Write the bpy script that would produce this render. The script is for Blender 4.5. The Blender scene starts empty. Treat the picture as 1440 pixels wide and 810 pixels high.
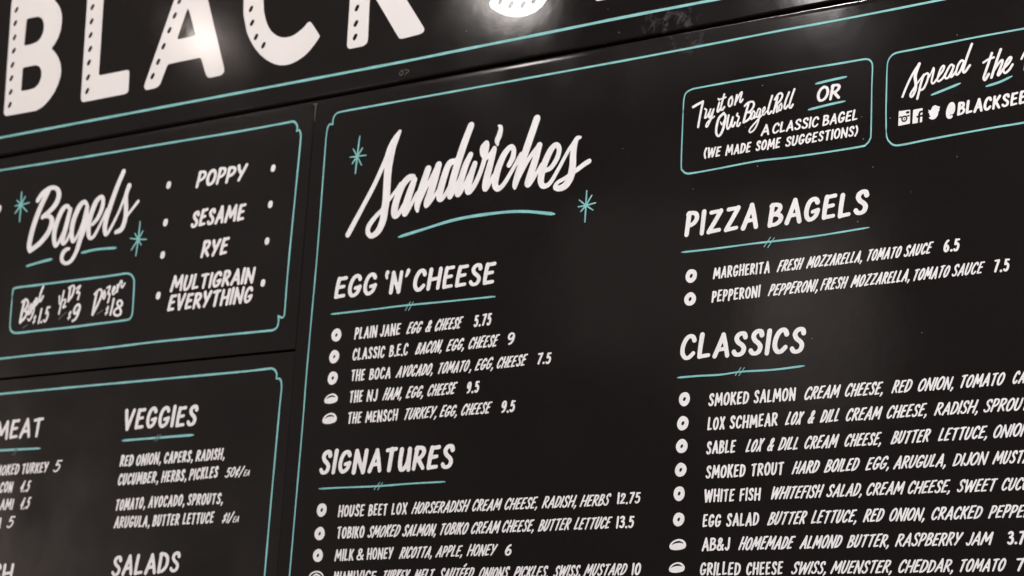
import bpy, bmesh, math, random
import numpy as np
from mathutils import Matrix, Vector

# ------------------------------------------------------------------ camera
scene = bpy.context.scene
COL = scene.collection
cam_data = bpy.data.cameras.new("camera")
cam = bpy.data.objects.new("camera", cam_data)
COL.objects.link(cam)
RIGHT, UP, BACK, EYE = ((0.81631, 0.57423, 0.06245), (0.09395, -0.23867, 0.96655), (0.56992, -0.78314, -0.24877), (2.0517, -2.8193, 1.6))
m = Matrix((RIGHT, UP, BACK)).transposed().to_4x4()
m.translation = Vector(EYE)
cam.matrix_world = m
cam_data.sensor_width = 36.0
cam_data.lens = 36.0 * 3150.0 / 1440.0
cam_data.clip_start = 0.05
cam_data.clip_end = 100.0
cam_data.dof.use_dof = True
cam_data.dof.focus_distance = 3.22
cam_data.dof.aperture_fstop = 6.5
scene.camera = cam

# ------------------------------------------------------------------ dim room light
world = bpy.data.worlds.new("World")
scene.world = world
world.use_nodes = True
bg = world.node_tree.nodes["Background"]
bg.inputs[0].default_value = (1.0, 0.86, 0.78, 1)
bg.inputs[1].default_value = 0.055
scene.view_settings.view_transform = 'Standard'
scene.view_settings.look = 'None'
scene.view_settings.gamma = 1.0
scene.view_settings.exposure = 0.0

def lamp(name, kind, loc, energy, color, size, aim=None):
    d = bpy.data.lights.new(name, kind)
    d.energy = energy; d.color = color
    if kind == 'AREA':
        d.shape = 'RECTANGLE'; d.size, d.size_y = size
    else:
        d.shadow_soft_size = size
    o = bpy.data.objects.new(name, d); COL.objects.link(o); o.location = loc
    if aim is not None:
        o.rotation_euler = (Vector(aim) - Vector(loc)).to_track_quat('-Z', 'Y').to_euler()
    return o

# a row of ceiling spots, then unseen fill lamps added to brighten the boards
for loc, e, c, r in [((-2.8516, -2.1378, 4.1383), 1.8, (1.0, 0.86, 0.77), 0.035), ((-1.8038, -2.3866, 4.199), 11, (1.0, 0.93, 0.89), 0.09), ((-0.8665, -2.6111, 4.1073), 3.0, (1.0, 0.95, 0.93), 0.06), ((-9.0, -4.5, 3.1), 420, (1.0, 0.82, 0.73), 0.05), ((3.5, -4.0, 4.5), 1240, (1.0, 0.97, 0.965), 0.08), ((-1.15, -2.5, 5.5), 330, (1.0, 0.87, 0.81), 0.08)]:
    lamp("spot_or_fill", 'POINT', loc, e, c, r)
# unseen area lights added to put soft warm glows in the gloss
for loc, aim, e, size in [((-1.3026, -3.416, 3.3825), (0.5350542218010672, 0, 2.405957183449955), 0.75, (0.4, 0.6)), ((-1.9407, -3.2284, 3.506), (0.19053568889804268, 0, 2.4885279261884543), 0.16, (0.35, 0.5)), ((-3.8041, -2.6635, 3.4566), (-0.9593598654610556, 0, 2.554662741256446), 2.5, (2.2, 3.0))]:
    lamp("gloss_glow", 'AREA', loc, e, (1.0, 0.86, 0.80), size, aim)

# ------------------------------------------------------------------ materials
def new_mat(name):
    mt = bpy.data.materials.new(name); mt.use_nodes = True
    nt = mt.node_tree
    return mt, nt, nt.nodes, nt.links, nt.nodes["Principled BSDF"]

def board_material(name, base, rough, dust_spots=(), speck=0.0, speck_at=(0, 0, 0), speck_r=1.0):
    mt, nt, N, L, P = new_mat(name)
    tc = N.new('ShaderNodeTexCoord')
    n1 = N.new('ShaderNodeTexNoise'); n1.inputs['Scale'].default_value = 5.0; n1.inputs['Detail'].default_value = 6
    n2 = N.new('ShaderNodeTexNoise'); n2.inputs['Scale'].default_value = 90.0; n2.inputs['Detail'].default_value = 4
    L.new(tc.outputs['Object'], n1.inputs['Vector']); L.new(tc.outputs['Object'], n2.inputs['Vector'])
    ramp = N.new('ShaderNodeMapRange')
    ramp.inputs['From Min'].default_value = 0.3; ramp.inputs['From Max'].default_value = 0.7
    ramp.inputs['To Min'].default_value = rough - 0.05; ramp.inputs['To Max'].default_value = rough + 0.07
    L.new(n1.outputs['Fac'], ramp.inputs['Value'])
    L.new(ramp.outputs['Result'], P.inputs['Roughness'])
    mix = N.new('ShaderNodeMix'); mix.data_type = 'RGBA'
    mix.inputs[6].default_value = (*[c * 0.82 for c in base], 1)
    mix.inputs[7].default_value = (*[c * 1.2 for c in base], 1)
    L.new(n2.outputs['Fac'], mix.inputs[0])
    last = mix.outputs[2]
    # chalky scuffs: ragged patches that sit where the boards were knocked
    for (x, z, r, amt) in dust_spots:
        g = N.new('ShaderNodeVectorMath'); g.operation = 'DISTANCE'
        mp = N.new('ShaderNodeMapping'); mp.inputs['Scale'].default_value = (1, 0, 1.6)
        L.new(tc.outputs['Object'], mp.inputs['Vector'])
        L.new(mp.outputs['Vector'], g.inputs[0]); g.inputs[1].default_value = (x, 0, z * 1.6)
        fall = N.new('ShaderNodeMapRange'); fall.inputs['From Min'].default_value = r
        fall.inputs['From Max'].default_value = 0.0
        L.new(g.outputs['Value'], fall.inputs['Value'])
        nn = N.new('ShaderNodeTexNoise'); nn.inputs['Scale'].default_value = 38.0
        nn.inputs['Detail'].default_value = 9; nn.inputs['Roughness'].default_value = 0.72
        nn.inputs['Distortion'].default_value = 1.2
        L.new(tc.outputs['Object'], nn.inputs['Vector'])
        th = N.new('ShaderNodeMapRange'); th.inputs['From Min'].default_value = 0.5; th.inputs['From Max'].default_value = 0.78
        L.new(nn.outputs['Fac'], th.inputs['Value'])
        ml = N.new('ShaderNodeMath'); ml.operation = 'MULTIPLY'
        L.new(fall.outputs['Result'], ml.inputs[0]); L.new(th.outputs['Result'], ml.inputs[1])
        m2 = N.new('ShaderNodeMath'); m2.operation = 'MULTIPLY'; m2.inputs[1].default_value = amt
        L.new(ml.outputs[0], m2.inputs[0])
        mx = N.new('ShaderNodeMix'); mx.data_type = 'RGBA'
        L.new(m2.outputs[0], mx.inputs[0]); L.new(last, mx.inputs[6]); mx.inputs[7].default_value = (0.45, 0.42, 0.42, 1)
        last = mx.outputs[2]
    if speck > 0:
        vo = N.new('ShaderNodeTexVoronoi'); vo.inputs['Scale'].default_value = 46.0
        L.new(tc.outputs['Object'], vo.inputs['Vector'])
        lt = N.new('ShaderNodeMath'); lt.operation = 'LESS_THAN'; lt.inputs[1].default_value = 0.045
        L.new(vo.outputs['Distance'], lt.inputs[0])
        sep = N.new('ShaderNodeSeparateColor'); L.new(vo.outputs['Color'], sep.inputs[0])
        g = N.new('ShaderNodeVectorMath'); g.operation = 'DISTANCE'
        L.new(tc.outputs['Object'], g.inputs[0]); g.inputs[1].default_value = speck_at
        fall = N.new('ShaderNodeMapRange'); fall.inputs['From Min'].default_value = speck_r; fall.inputs['From Max'].default_value = 0.0
        fall.inputs['To Max'].default_value = 0.8
        L.new(g.outputs['Value'], fall.inputs['Value'])
        sel = N.new('ShaderNodeMath'); sel.operation = 'LESS_THAN'
        L.new(sep.outputs[0], sel.inputs[0]); L.new(fall.outputs['Result'], sel.inputs[1])
        mm = N.new('ShaderNodeMath'); mm.operation = 'MULTIPLY'
        L.new(lt.outputs[0], mm.inputs[0]); L.new(sel.outputs[0], mm.inputs[1])
        ms = N.new('ShaderNodeMath'); ms.operation = 'MULTIPLY'; ms.inputs[1].default_value = speck
        L.new(mm.outputs[0], ms.inputs[0])
        mx = N.new('ShaderNodeMix'); mx.data_type = 'RGBA'
        L.new(ms.outputs[0], mx.inputs[0]); L.new(last, mx.inputs[6]); mx.inputs[7].default_value = (0.4, 0.38, 0.37, 1)
        last = mx.outputs[2]
    L.new(last, P.inputs['Base Color'])
    P.inputs['Specular IOR Level'].default_value = 0.4
    bump = N.new('ShaderNodeBump'); bump.inputs['Strength'].default_value = 0.05; bump.inputs['Distance'].default_value = 0.002
    n3 = N.new('ShaderNodeTexNoise'); n3.inputs['Scale'].default_value = 30.0; n3.inputs['Detail'].default_value = 5
    L.new(tc.outputs['Object'], n3.inputs['Vector'])
    L.new(n3.outputs['Fac'], bump.inputs['Height']); L.new(bump.outputs['Normal'], P.inputs['Normal'])
    return mt

def paint_material(name, color, rough, var=0.12, scale=60.0):
    mt, nt, N, L, P = new_mat(name)
    tc = N.new('ShaderNodeTexCoord')
    mp = N.new('ShaderNodeMapping'); mp.inputs['Scale'].default_value = (1.0, 1.0, 0.35)
    n = N.new('ShaderNodeTexNoise'); n.inputs['Scale'].default_value = scale; n.inputs['Detail'].default_value = 5
    L.new(tc.outputs['Object'], mp.inputs['Vector']); L.new(mp.outputs['Vector'], n.inputs['Vector'])
    mr = N.new('ShaderNodeMapRange'); mr.inputs['From Min'].default_value = 0.3; mr.inputs['From Max'].default_value = 0.75
    L.new(n.outputs['Fac'], mr.inputs['Value'])
    mix = N.new('ShaderNodeMix'); mix.data_type = 'RGBA'
    mix.inputs[6].default_value = (*color, 1)
    mix.inputs[7].default_value = (*[c * (1 - var) for c in color], 1)
    L.new(mr.outputs['Result'], mix.inputs[0]); L.new(mix.outputs[2], P.inputs['Base Color'])
    P.inputs['Roughness'].default_value = rough
    return mt

BLACK = (0.0080, 0.0068, 0.0066)
M_HEAD = board_material("black_gloss_header", BLACK, 0.085, ((0.2789, 2.9012, 0.06, 0.42), (-0.082, 2.9927, 0.05, 0.1)), 0.45, (0.5391128756522972, 0.0, 2.825605007670087), 0.9)
M_BOARD = board_material("black_gloss_board", BLACK, 0.125, ((0.3068, 2.8667, 0.045, 0.4),), 0.45, (0.5391128756522972, 0.0, 2.825605007670087), 0.55)
M_LEFT = board_material("black_satin_board", BLACK, 0.2, (), 0.0)
M_WALL = board_material("dark_wall", (0.01, 0.009, 0.009), 0.7)
M_WHITE = paint_material("white_sign_paint", (0.79, 0.785, 0.795), 0.38, 0.14, 70)
M_VINYL = paint_material("white_letter_paint", (0.735, 0.715, 0.705), 0.12, 0.05, 14)
M_TEAL = paint_material("teal_sign_paint", (0.23, 0.55, 0.55), 0.4, 0.28, 45)
M_FAINT = paint_material("thin_dry_teal_paint", (0.11, 0.145, 0.145), 0.5, 0.4, 80)
M_SCUFF = paint_material("grey_scuff", (0.07, 0.066, 0.066), 0.6, 0.4, 90)
M_RUB = paint_material("faint_rub_mark", (0.035, 0.032, 0.031), 0.5, 0.4, 90)

# ------------------------------------------------------------------ brush lettering helpers
rnd = random.Random(11)
TXT_Y = -0.0006

def link(name, me, mat, parent):
    o = bpy.data.objects.new(name, me)
    me.materials.append(mat)
    COL.objects.link(o)
    o.parent = parent
    return o

def mesh_obj(name, V, F, mat, parent):
    me = bpy.data.meshes.new(name)
    me.from_pydata(V, [], F); me.update()
    return link(name, me, mat, parent)

def spline(pts, n=6):
    """Catmull-Rom through the points (any dimension)."""
    P = np.array(pts, float)
    if len(P) < 3:
        return P
    Q = np.vstack([2 * P[0] - P[1], P, 2 * P[-1] - P[-2]])
    out = []
    for i in range(1, len(Q) - 2):
        p0, p1, p2, p3 = Q[i - 1], Q[i], Q[i + 1], Q[i + 2]
        for k in range(n):
            t = k / n
            out.append(0.5 * ((2 * p1) + (p2 - p0) * t + (2 * p0 - 5 * p1 + 4 * p2 - p3) * t * t
                              + (3 * p1 - p0 - 3 * p2 + p3) * t ** 3))
    out.append(P[-1])
    return np.array(out)

def poly_sdf(poly, X, Z):
    P = np.array(poly); d2 = np.full(X.shape, 1e9); inside = np.zeros(X.shape, bool)
    n = len(P)
    for i in range(n):
        a, b = P[i], P[(i + 1) % n]
        e = b - a
        t = np.clip(((X - a[0]) * e[0] + (Z - a[1]) * e[1]) / max(e @ e, 1e-12), 0, 1)
        d2 = np.minimum(d2, (X - a[0] - t * e[0]) ** 2 + (Z - a[1] - t * e[1]) ** 2)
        c = (a[1] > Z) != (b[1] > Z)
        if abs(e[1]) > 1e-12:
            xi = a[0] + (Z - a[1]) * e[0] / e[1]
            inside ^= c & (X < xi)
    d = np.sqrt(d2)
    return np.where(inside, -d, d)

class Ink:
    """Paint laid on a board: brush strokes, filled shapes and cut-outs merged into one outline."""
    def __init__(self, h):
        self.h = h; self.strokes = []; self.polys = []; self.cuts = []; self.cutstrokes = []; self.soft = 0
    def stroke(self, pts, rad): self.strokes.append((np.array(pts, float), np.array(rad, float)))
    def build(self, name, mat, parent, y):
        h = self.h
        allp = [s[0] for s in self.strokes] + [np.array(p) for p in self.polys]
        mr = max([s[1].max() for s in self.strokes], default=0)
        A = np.vstack(allp)
        x0, z0 = A.min(0) - mr - 3 * h; x1, z1 = A.max(0) + mr + 3 * h
        nx, nz = int((x1 - x0) / h) + 2, int((z1 - z0) / h) + 2
        gx = x0 + np.arange(nx) * h; gz = z0 + np.arange(nz) * h
        f = np.full((nx, nz), 1.0)
        def capsule(field, p, r):
            for i in range(len(p) - 1):
                a, b, ra, rb = p[i], p[i + 1], r[i], r[i + 1]
                R = max(ra, rb) + 2.5 * h
                i0 = max(int((min(a[0], b[0]) - R - x0) / h), 0); i1 = min(int((max(a[0], b[0]) + R - x0) / h) + 2, nx)
                j0 = max(int((min(a[1], b[1]) - R - z0) / h), 0); j1 = min(int((max(a[1], b[1]) + R - z0) / h) + 2, nz)
                if i1 <= i0 or j1 <= j0: continue
                X = gx[i0:i1, None]; Z = gz[None, j0:j1]
                e = b - a; ee = max(e @ e, 1e-14)
                t = np.clip(((X - a[0]) * e[0] + (Z - a[1]) * e[1]) / ee, 0, 1)
                d = np.hypot(X - a[0] - t * e[0], Z - a[1] - t * e[1]) - (ra + t * (rb - ra))
                field[i0:i1, j0:j1] = np.minimum(field[i0:i1, j0:j1], d)
        for p, r in self.strokes: capsule(f, p, r)
        if self.polys:
            X, Z = np.meshgrid(gx, gz, indexing='ij')
            for p in self.polys: f = np.minimum(f, poly_sdf(p, X, Z))
            for c in self.cuts: f = np.maximum(f, -poly_sdf(c, X, Z))
        for _ in range(self.soft):
            g = f.copy()
            g[1:-1, 1:-1] = (f[1:-1, 1:-1] * 2 + f[:-2, 1:-1] + f[2:, 1:-1] + f[1:-1, :-2] + f[1:-1, 2:]) / 6
            f = g
        if self.cutstrokes:
            c = np.full((nx, nz), 1.0)
            for p, r in self.cutstrokes: capsule(c, np.array(p, float), np.array(r, float))
            f = np.maximum(f, -c)
        # marching triangles on the border cells, merged runs inside
        V, F, idx = [], [], {}
        def node(i, j):
            k = (i, j)
            if k not in idx: idx[k] = len(V); V.append((gx[i], y, gz[j]))
            return idx[k]
        def edge(a, b):
            k = (a, b) if a < b else (b, a)
            if k not in idx:
                fa, fb = f[k[0]], f[k[1]]
                t = min(max(fa / (fa - fb), 0.02), 0.98)
                idx[k] = len(V)
                V.append((gx[k[0][0]] + t * (gx[k[1][0]] - gx[k[0][0]]), y, gz[k[0][1]] + t * (gz[k[1][1]] - gz[k[0][1]])))
            return idx[k]
        ins = f < 0
        cnt = ins[:-1, :-1].astype(int) + ins[1:, :-1] + ins[:-1, 1:] + ins[1:, 1:]
        for j in range(nz - 1):
            row = cnt[:, j]
            full = np.flatnonzero(row == 4)
            if len(full):
                br = np.flatnonzero(np.diff(full) > 1)
                st = np.concatenate([[0], br + 1]); en = np.concatenate([br, [len(full) - 1]])
                for s, e in zip(st, en):
                    a, b = full[s], full[e] + 1
                    F.append((node(a, j), node(b, j), node(b, j + 1), node(a, j + 1)))
            for i in np.flatnonzero((row > 0) & (row < 4)):
                for tri in (((i, j), (i + 1, j), (i + 1, j + 1)), ((i, j), (i + 1, j + 1), (i, j + 1))):
                    out = []
                    for k in range(3):
                        a, b = tri[k], tri[(k + 1) % 3]
                        if ins[a]: out.append(node(*a))
                        if ins[a] != ins[b]: out.append(edge(a, b))
                    if len(out) >= 3: F.append(tuple(out))
        return mesh_obj(name, V, F, mat, parent)

def ribbon(name, lines, rad, mat, parent, y, wob=0.12, n=6):
    """Long painted lines: a strip along each polyline, width wavering like a lining brush."""
    V, F = [], []
    ph = rnd.uniform(0, 10)
    for li, pts in enumerate(lines):
        P = spline(pts, n)
        # resample so the waver shows
        seg = np.hypot(*(np.diff(P, axis=0).T)); s = np.concatenate([[0], np.cumsum(seg)])
        m = max(int(s[-1] / 0.008), len(P))
        u = np.unique(np.concatenate([np.linspace(0, s[-1], m), s]))
        P = np.stack([np.interp(u, s, P[:, 0]), np.interp(u, s, P[:, 1])], 1)
        keep = np.concatenate([[True], np.hypot(*(np.diff(P, axis=0).T)) > 1e-5]); P = P[keep]; u = u[keep]
        T = np.gradient(P, axis=0); T /= np.linalg.norm(T, axis=1)[:, None]
        Nn = np.stack([-T[:, 1], T[:, 0]], 1)
        horiz = np.abs(T[:, 0])
        rr = rad[0] * horiz + rad[1] * (1 - horiz)
        r = rr * (1 + wob * (0.6 * np.sin(u * 37 + ph) + 0.4 * np.sin(u * 91 + 2 * ph)))
        end = min(0.006, s[-1] / 4)
        r *= np.clip(0.45 + 0.55 * np.minimum(u, s[-1] - u) / end, 0.45, 1)
        b = len(V); yy = y - 0.00012 * li
        for p, nn, q in zip(P, Nn, r):
            V.append((p[0] - nn[0] * q, yy, p[1] - nn[1] * q)); V.append((p[0] + nn[0] * q, yy, p[1] + nn[1] * q))
        for i in range(len(P) - 1):
            F.append((b + 2 * i, b + 2 * i + 2, b + 2 * i + 3, b + 2 * i + 1))
    return mesh_obj(name, V, F, mat, parent)

# one-stroke casual capitals: centre lines in a unit box, '/' marks a brush lift, '|' a corner
GL = {}
def glyph(ch, w, *strokes): GL[ch] = (w, strokes)
glyph('A', .56, [(0,0),(.16,.5),(.31,1)], [(.31,1),(.44,.52),(.56,0)], [(.10,.30),(.48,.33)])
glyph('B', .47, [(.05,.98),(0,.0)], [(0,.95),(.16,1),(.36,.93),(.40,.76),(.27,.58),(.05,.51)], [(.05,.51),(.30,.50),(.47,.36),(.44,.15),(.25,.02),(0,0)])
glyph('C', .48, [(.47,.80),(.40,.95),(.27,1),(.12,.87),(.01,.55),(.02,.22),(.15,.02),(.30,.02),(.47,.20)])
glyph('D', .49, [(.05,.98),(0,0)], [(0,.96),(.20,.98),(.42,.83),(.49,.55),(.42,.25),(.24,.05),(0,0)])
glyph('E', .42, [(.42,1),(.07,.97),'|',(.02,.5),(.01,.02),'|',(.41,.05)], [(.03,.51),(.36,.55)])
glyph('F', .40, [(.42,1),(.06,.97),'|',(.02,.5),(0,0)], [(.03,.50),(.35,.54)])
glyph('G', .52, [(.47,.83),(.40,.96),(.27,1),(.11,.86),(.01,.52),(.03,.2),(.15,.02),(.28,.03),(.43,.16),(.52,.43),'|',(.28,.38)])
glyph('H', .53, [(.03,1),(0,0)], [(.53,1),(.50,0)], [(.01,.46),(.51,.52)])
glyph('I', .03, [(.03,1),(0,0)])
glyph('J', .33, [(.33,1),(.32,.3),(.25,.05),(.12,.0),(0,.14)])
glyph('K', .47, [(.03,1),(0,0)], [(.44,1),(.25,.68),(.03,.44)], [(.14,.57),(.30,.28),(.47,0)])
glyph('L', .38, [(.04,1),(.01,.5),(0,.02),'|',(.38,.06)])
glyph('M', .78, [(0,0),(.05,.5),(.11,1),'|',(.26,.6),(.38,.28),'|',(.53,.6),(.69,1),'|',(.74,.5),(.78,0)])
glyph('N', .56, [(0,0),(.03,1),'|',(.25,.5),(.51,0),'|',(.54,.5),(.56,1)])
glyph('O', .52, [(.28,1),(.10,.86),(0,.5),(.06,.13),(.22,0),(.42,.14),(.52,.52),(.45,.87),(.28,1),(.2,.97)])
glyph('P', .43, [(.05,.98),(0,0)], [(0,.94),(.17,1),(.37,.93),(.43,.74),(.34,.54),(.18,.43),(.04,.41)])
glyph('R', .48, [(.05,.98),(0,0)], [(0,.94),(.17,1),(.37,.94),(.43,.77),(.34,.58),(.18,.47),(.05,.45)], [(.17,.46),(.32,.24),(.48,.02)])
glyph('S', .44, [(.43,.82),(.38,.96),(.26,1),(.12,.92),(.07,.76),(.16,.58),(.32,.44),(.41,.28),(.36,.08),(.22,0),(.08,.03),(0,.14)])
glyph('T', .50, [(0,.95),(.25,.98),(.50,1)], [(.27,.98),(.24,0)])
glyph('U', .47, [(.03,1),(.0,.4),(.05,.08),(.18,0),(.33,.12),(.43,.42),(.46,1)])
glyph('ü', .50, [(.03,1),(.0,.4),(.05,.08),(.16,.0),(.30,.12),(.42,.42),(.47,1)], [(.47,1),(.50,0)])
glyph('V', .50, [(0,1),(.10,.5),(.22,0),'|',(.36,.5),(.50,1)])
glyph('W', .88, [(0,1),(.08,.5),(.18,0),'|',(.33,.45),(.46,.9),'|',(.55,.45),(.66,0),'|',(.78,.5),(.88,1)])
glyph('X', .50, [(.03,1),(.25,.5),(.48,0)], [(.49,1),(.25,.5),(0,0)])
glyph('Y', .50, [(0,1),(.08,.72),(.22,.45)], [(.50,1),(.32,.52),(.13,0)])
glyph('Z', .50, [(.04,.97),(.49,1),'|',(.25,.5),(0,.02),'|',(.48,.07)])
glyph('É', .42, [(.42,1),(.07,.97),'|',(.02,.5),(.01,.02),'|',(.41,.05)], [(.03,.51),(.36,.55)], [(.2,1.22),(.42,1.4)])
glyph('0', .46, [(.25,1),(.08,.86),(0,.5),(.06,.13),(.21,0),(.39,.14),(.46,.52),(.40,.87),(.25,1)])
glyph('1', .06, [(.04,1),(.05,.5),(.05,0)])
glyph('2', .44, [(.04,.78),(.10,.95),(.24,1),(.38,.92),(.38,.72),(.22,.38),(0,.03),'|',(.44,.05)])
glyph('3', .42, [(.03,.90),(.18,1),(.34,.93),(.36,.76),(.27,.60),(.14,.55)], [(.14,.55),(.34,.50),(.42,.30),(.33,.07),(.17,0),(0,.10)])
glyph('4', .46, [(.34,1),(.16,.62),(0,.30),'|',(.46,.34)], [(.36,.72),(.32,0)])
glyph('5', .42, [(.42,.98),(.10,.97),'|',(.06,.58),'|',(.24,.64),(.39,.50),(.40,.24),(.28,.03),(.12,0),(0,.10)])
glyph('6', .44, [(.36,.97),(.20,.86),(.05,.58),(.01,.26),(.10,.04),(.25,0),(.40,.14),(.42,.36),(.30,.52),(.16,.48),(.04,.30)])
glyph('7', .44, [(0,.96),(.44,.98),'|',(.28,.5),(.14,0)])
glyph('8', .44, [(.36,.85),(.24,1),(.10,.92),(.10,.74),(.24,.55),(.40,.34),(.40,.10),(.22,0),(.04,.10),(.03,.32),(.20,.53),(.36,.70),(.36,.85)])
glyph('9', .44, [(.40,.70),(.28,.50),(.13,.46),(.02,.60),(.04,.86),(.20,1),(.36,.94),(.43,.72),(.40,.40),(.28,.10),(.10,0)])
glyph('&', .56, [(.54,.02),(.34,.30),(.13,.66),(.12,.88),(.24,1),(.36,.90),(.34,.70),(.12,.46),(0,.26),(.04,.06),(.20,0),(.36,.10),(.54,.42)])
glyph('@', .60, [(.44,.62),(.36,.72),(.26,.62),(.22,.40),(.28,.30),(.38,.38),(.44,.62),'|',(.44,.36),(.52,.34),(.60,.56),(.54,.86),(.36,1),(.14,.84),(0,.46),(.08,.12),(.28,0),(.44,.06)])
glyph('(', .16, [(.16,1.02),(.02,.72),(0,.34),(.14,-.06)])
glyph(')', .16, [(.02,1.04),(.14,.74),(.15,.34),(0,-.05)])
glyph(',', .07, [(.08,.05),(.07,-.06),(0,-.20)])
glyph('.', .02, [(0,.01),(.02,.01)])
glyph("'", .10, [(.10,1.0),(.06,.86),(.0,.74)])
glyph('‘', .10, [(.05,1.0),(.01,.88),(.06,.72)])
glyph('$', .40, [(.40,.76),(.24,.86),(.08,.74),(.12,.58),(.30,.44),(.36,.28),(.24,.14),(0,.20)], [(.26,1.0),(.16,-.02)])
glyph('¢', .40, [(.40,.66),(.28,.78),(.10,.66),(.02,.40),(.12,.16),(.26,.14),(.40,.26)], [(.32,1.0),(.12,-.06)])
glyph('/', .30, [(.34,1.08),(.0,-.05)])
THIN = {'I', '1', '.', ',', "'", '‘'}

def letters(text, slant, rw, track, wide):
    """Lay a word out from the origin; cap height 1. Returns (points, radii) strokes."""
    out = []; x = 0.0
    for ch in text:
        if ch == ' ':
            x += 0.14; continue
        w, st = GL[ch]
        sc = 1 + rnd.uniform(-.035, .035); dz = rnd.uniform(-.02, .02); rot = math.radians(rnd.uniform(-1.6, 1.6))
        wk = (1 + rnd.uniform(-.05, .05)) * wide
        for s in st:
            subs, cur = [], []
            for p in s:
                if p == '|':
                    subs.append(cur); cur = [cur[-1]]
                else: cur.append(p)
            subs.append(cur)
            fade0, fade1 = rnd.uniform(.96, 1.06), rnd.uniform(.84, .98)
            for sub in subs:
                P = spline(sub, 5)
                X = P[:, 0] * wk; Z = P[:, 1]
                Z = rw + Z * (1 - 2 * rw) * sc + dz
                Xr = X * math.cos(rot) - (Z - .5) * math.sin(rot)
                Q = np.stack([x + rw + Xr + slant * Z, Z], 1)
                d = np.gradient(Q, axis=0); dl = np.maximum(np.hypot(d[:, 0], d[:, 1]), 1e-9)
                steep = np.abs(d[:, 1]) / dl
                r = rw * (0.76 + 0.24 * steep) * np.linspace(fade0, fade1, len(Q))
                if ch in '.': r = np.full(len(Q), rw * 1.02)
                if ch in "',‘": r = rw * np.linspace(1.0, .6, len(Q))
                out.append((Q, r))
        x += w * wk + 2 * rw + track
        if ch in '.,': x -= track * .3
    return out

def add_word(ink, word, style):
    """word = (text, x0, z0, x1, z1, cap height): the measured ends of its ink on the board."""
    text, x0, z0, x1, z1, H = word
    slant, rw, track, wide = style
    L = math.hypot(x1 - x0, z1 - z0) / H
    state = rnd.getstate()
    def lay(w):
        rnd.setstate(state)
        st = letters(text, slant, rw, track, w)
        return st, min((q[:, 0] - r).min() for q, r in st), max((q[:, 0] + r).max() for q, r in st)
    # the brush and the gaps keep their width, only the letters spread or close up
    w0, w1 = 0.5, 1.2
    s0, s1 = [lay(w)[2] - lay(w)[1] for w in (w0, w1)]
    w = w0 + (L - s0) * (w1 - w0) / max(s1 - s0, 1e-6)
    w = min(max(w, 0.42), 2.6)
    st, lo, hi = lay(w)
    rmax = rw
    k = (L - 2 * rmax) / (hi - lo - 2 * rmax)
    ux, uz = (x1 - x0) / (L * H), (z1 - z0) / (L * H)
    for q, r in st:
        X = (q[:, 0] - lo - rmax) * k + rmax; Z = q[:, 1]
        # the letters stay upright on the board while the line climbs or dips
        ink.stroke(np.stack([x0 + H * (X * ux), z0 + H * (X * uz + Z)], 1), r * H)

HEAD = (0.06, 0.098, 0.07, 1.0)
NAME = (0.05, 0.084, 0.045, 0.82)
DESC = (0.36, 0.079, 0.03, 0.86)
PRICE = (0.10, 0.095, 0.06, 0.9)
NOTE = (0.10, 0.094, 0.04, 0.95)

def text_part(name, words, style, parent, y, mat=None, h=None):
    H = max(w[5] for w in words)
    ink = Ink(h or H / 24.0)
    for w in words: add_word(ink, w, style)
    return ink.build(name, mat or M_WHITE, parent, y)

def script_part(name, strokes, parent, y, mat=None, h=0.0011, n=7):
    ink = Ink(h)
    for pts, rad in strokes:
        S = spline(np.column_stack([pts, rad]), n)
        ink.stroke(S[:, :2], np.maximum(S[:, 2], 0.0006))
    return ink.build(name, mat or M_WHITE, parent, y)

def thing(name, label, cat, loc):
    o = bpy.data.objects.new(name, None); o.empty_display_size = 0.1
    COL.objects.link(o); o.location = loc
    o['label'] = label; o['category'] = cat
    return o

def slab(name, quad, y_face, y_back, bevel, mat, parent, seg=8):
    """A board with rounded front edges; quad = its four corners, counter-clockwise from the front."""
    bm = bmesh.new()
    f = [bm.verts.new((x, y_face, z)) for x, z in quad]
    b = [bm.verts.new((x, y_back, z)) for x, z in quad]
    front = bm.faces.new(f)
    bm.faces.new(list(reversed(b)))
    for i in range(4):
        j = (i + 1) % 4
        bm.faces.new((f[j], f[i], b[i], b[j]))
    bm.normal_update()
    bmesh.ops.bevel(bm, geom=[e for e in front.edges if abs(e.verts[0].co.x - e.verts[1].co.x) > 0.2], offset=bevel, segments=seg, profile=0.5, affect='EDGES')
    bmesh.ops.recalc_face_normals(bm, faces=bm.faces)
    me = bpy.data.meshes.new(name); bm.to_mesh(me); bm.free()
    for p in me.polygons: p.use_smooth = True
    o = link(name, me, mat, parent)
    wn = o.modifiers.new('face_weighted_normals', 'WEIGHTED_NORMAL')
    wn.mode = 'FACE_AREA'; wn.weight = 100
    return o

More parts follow.
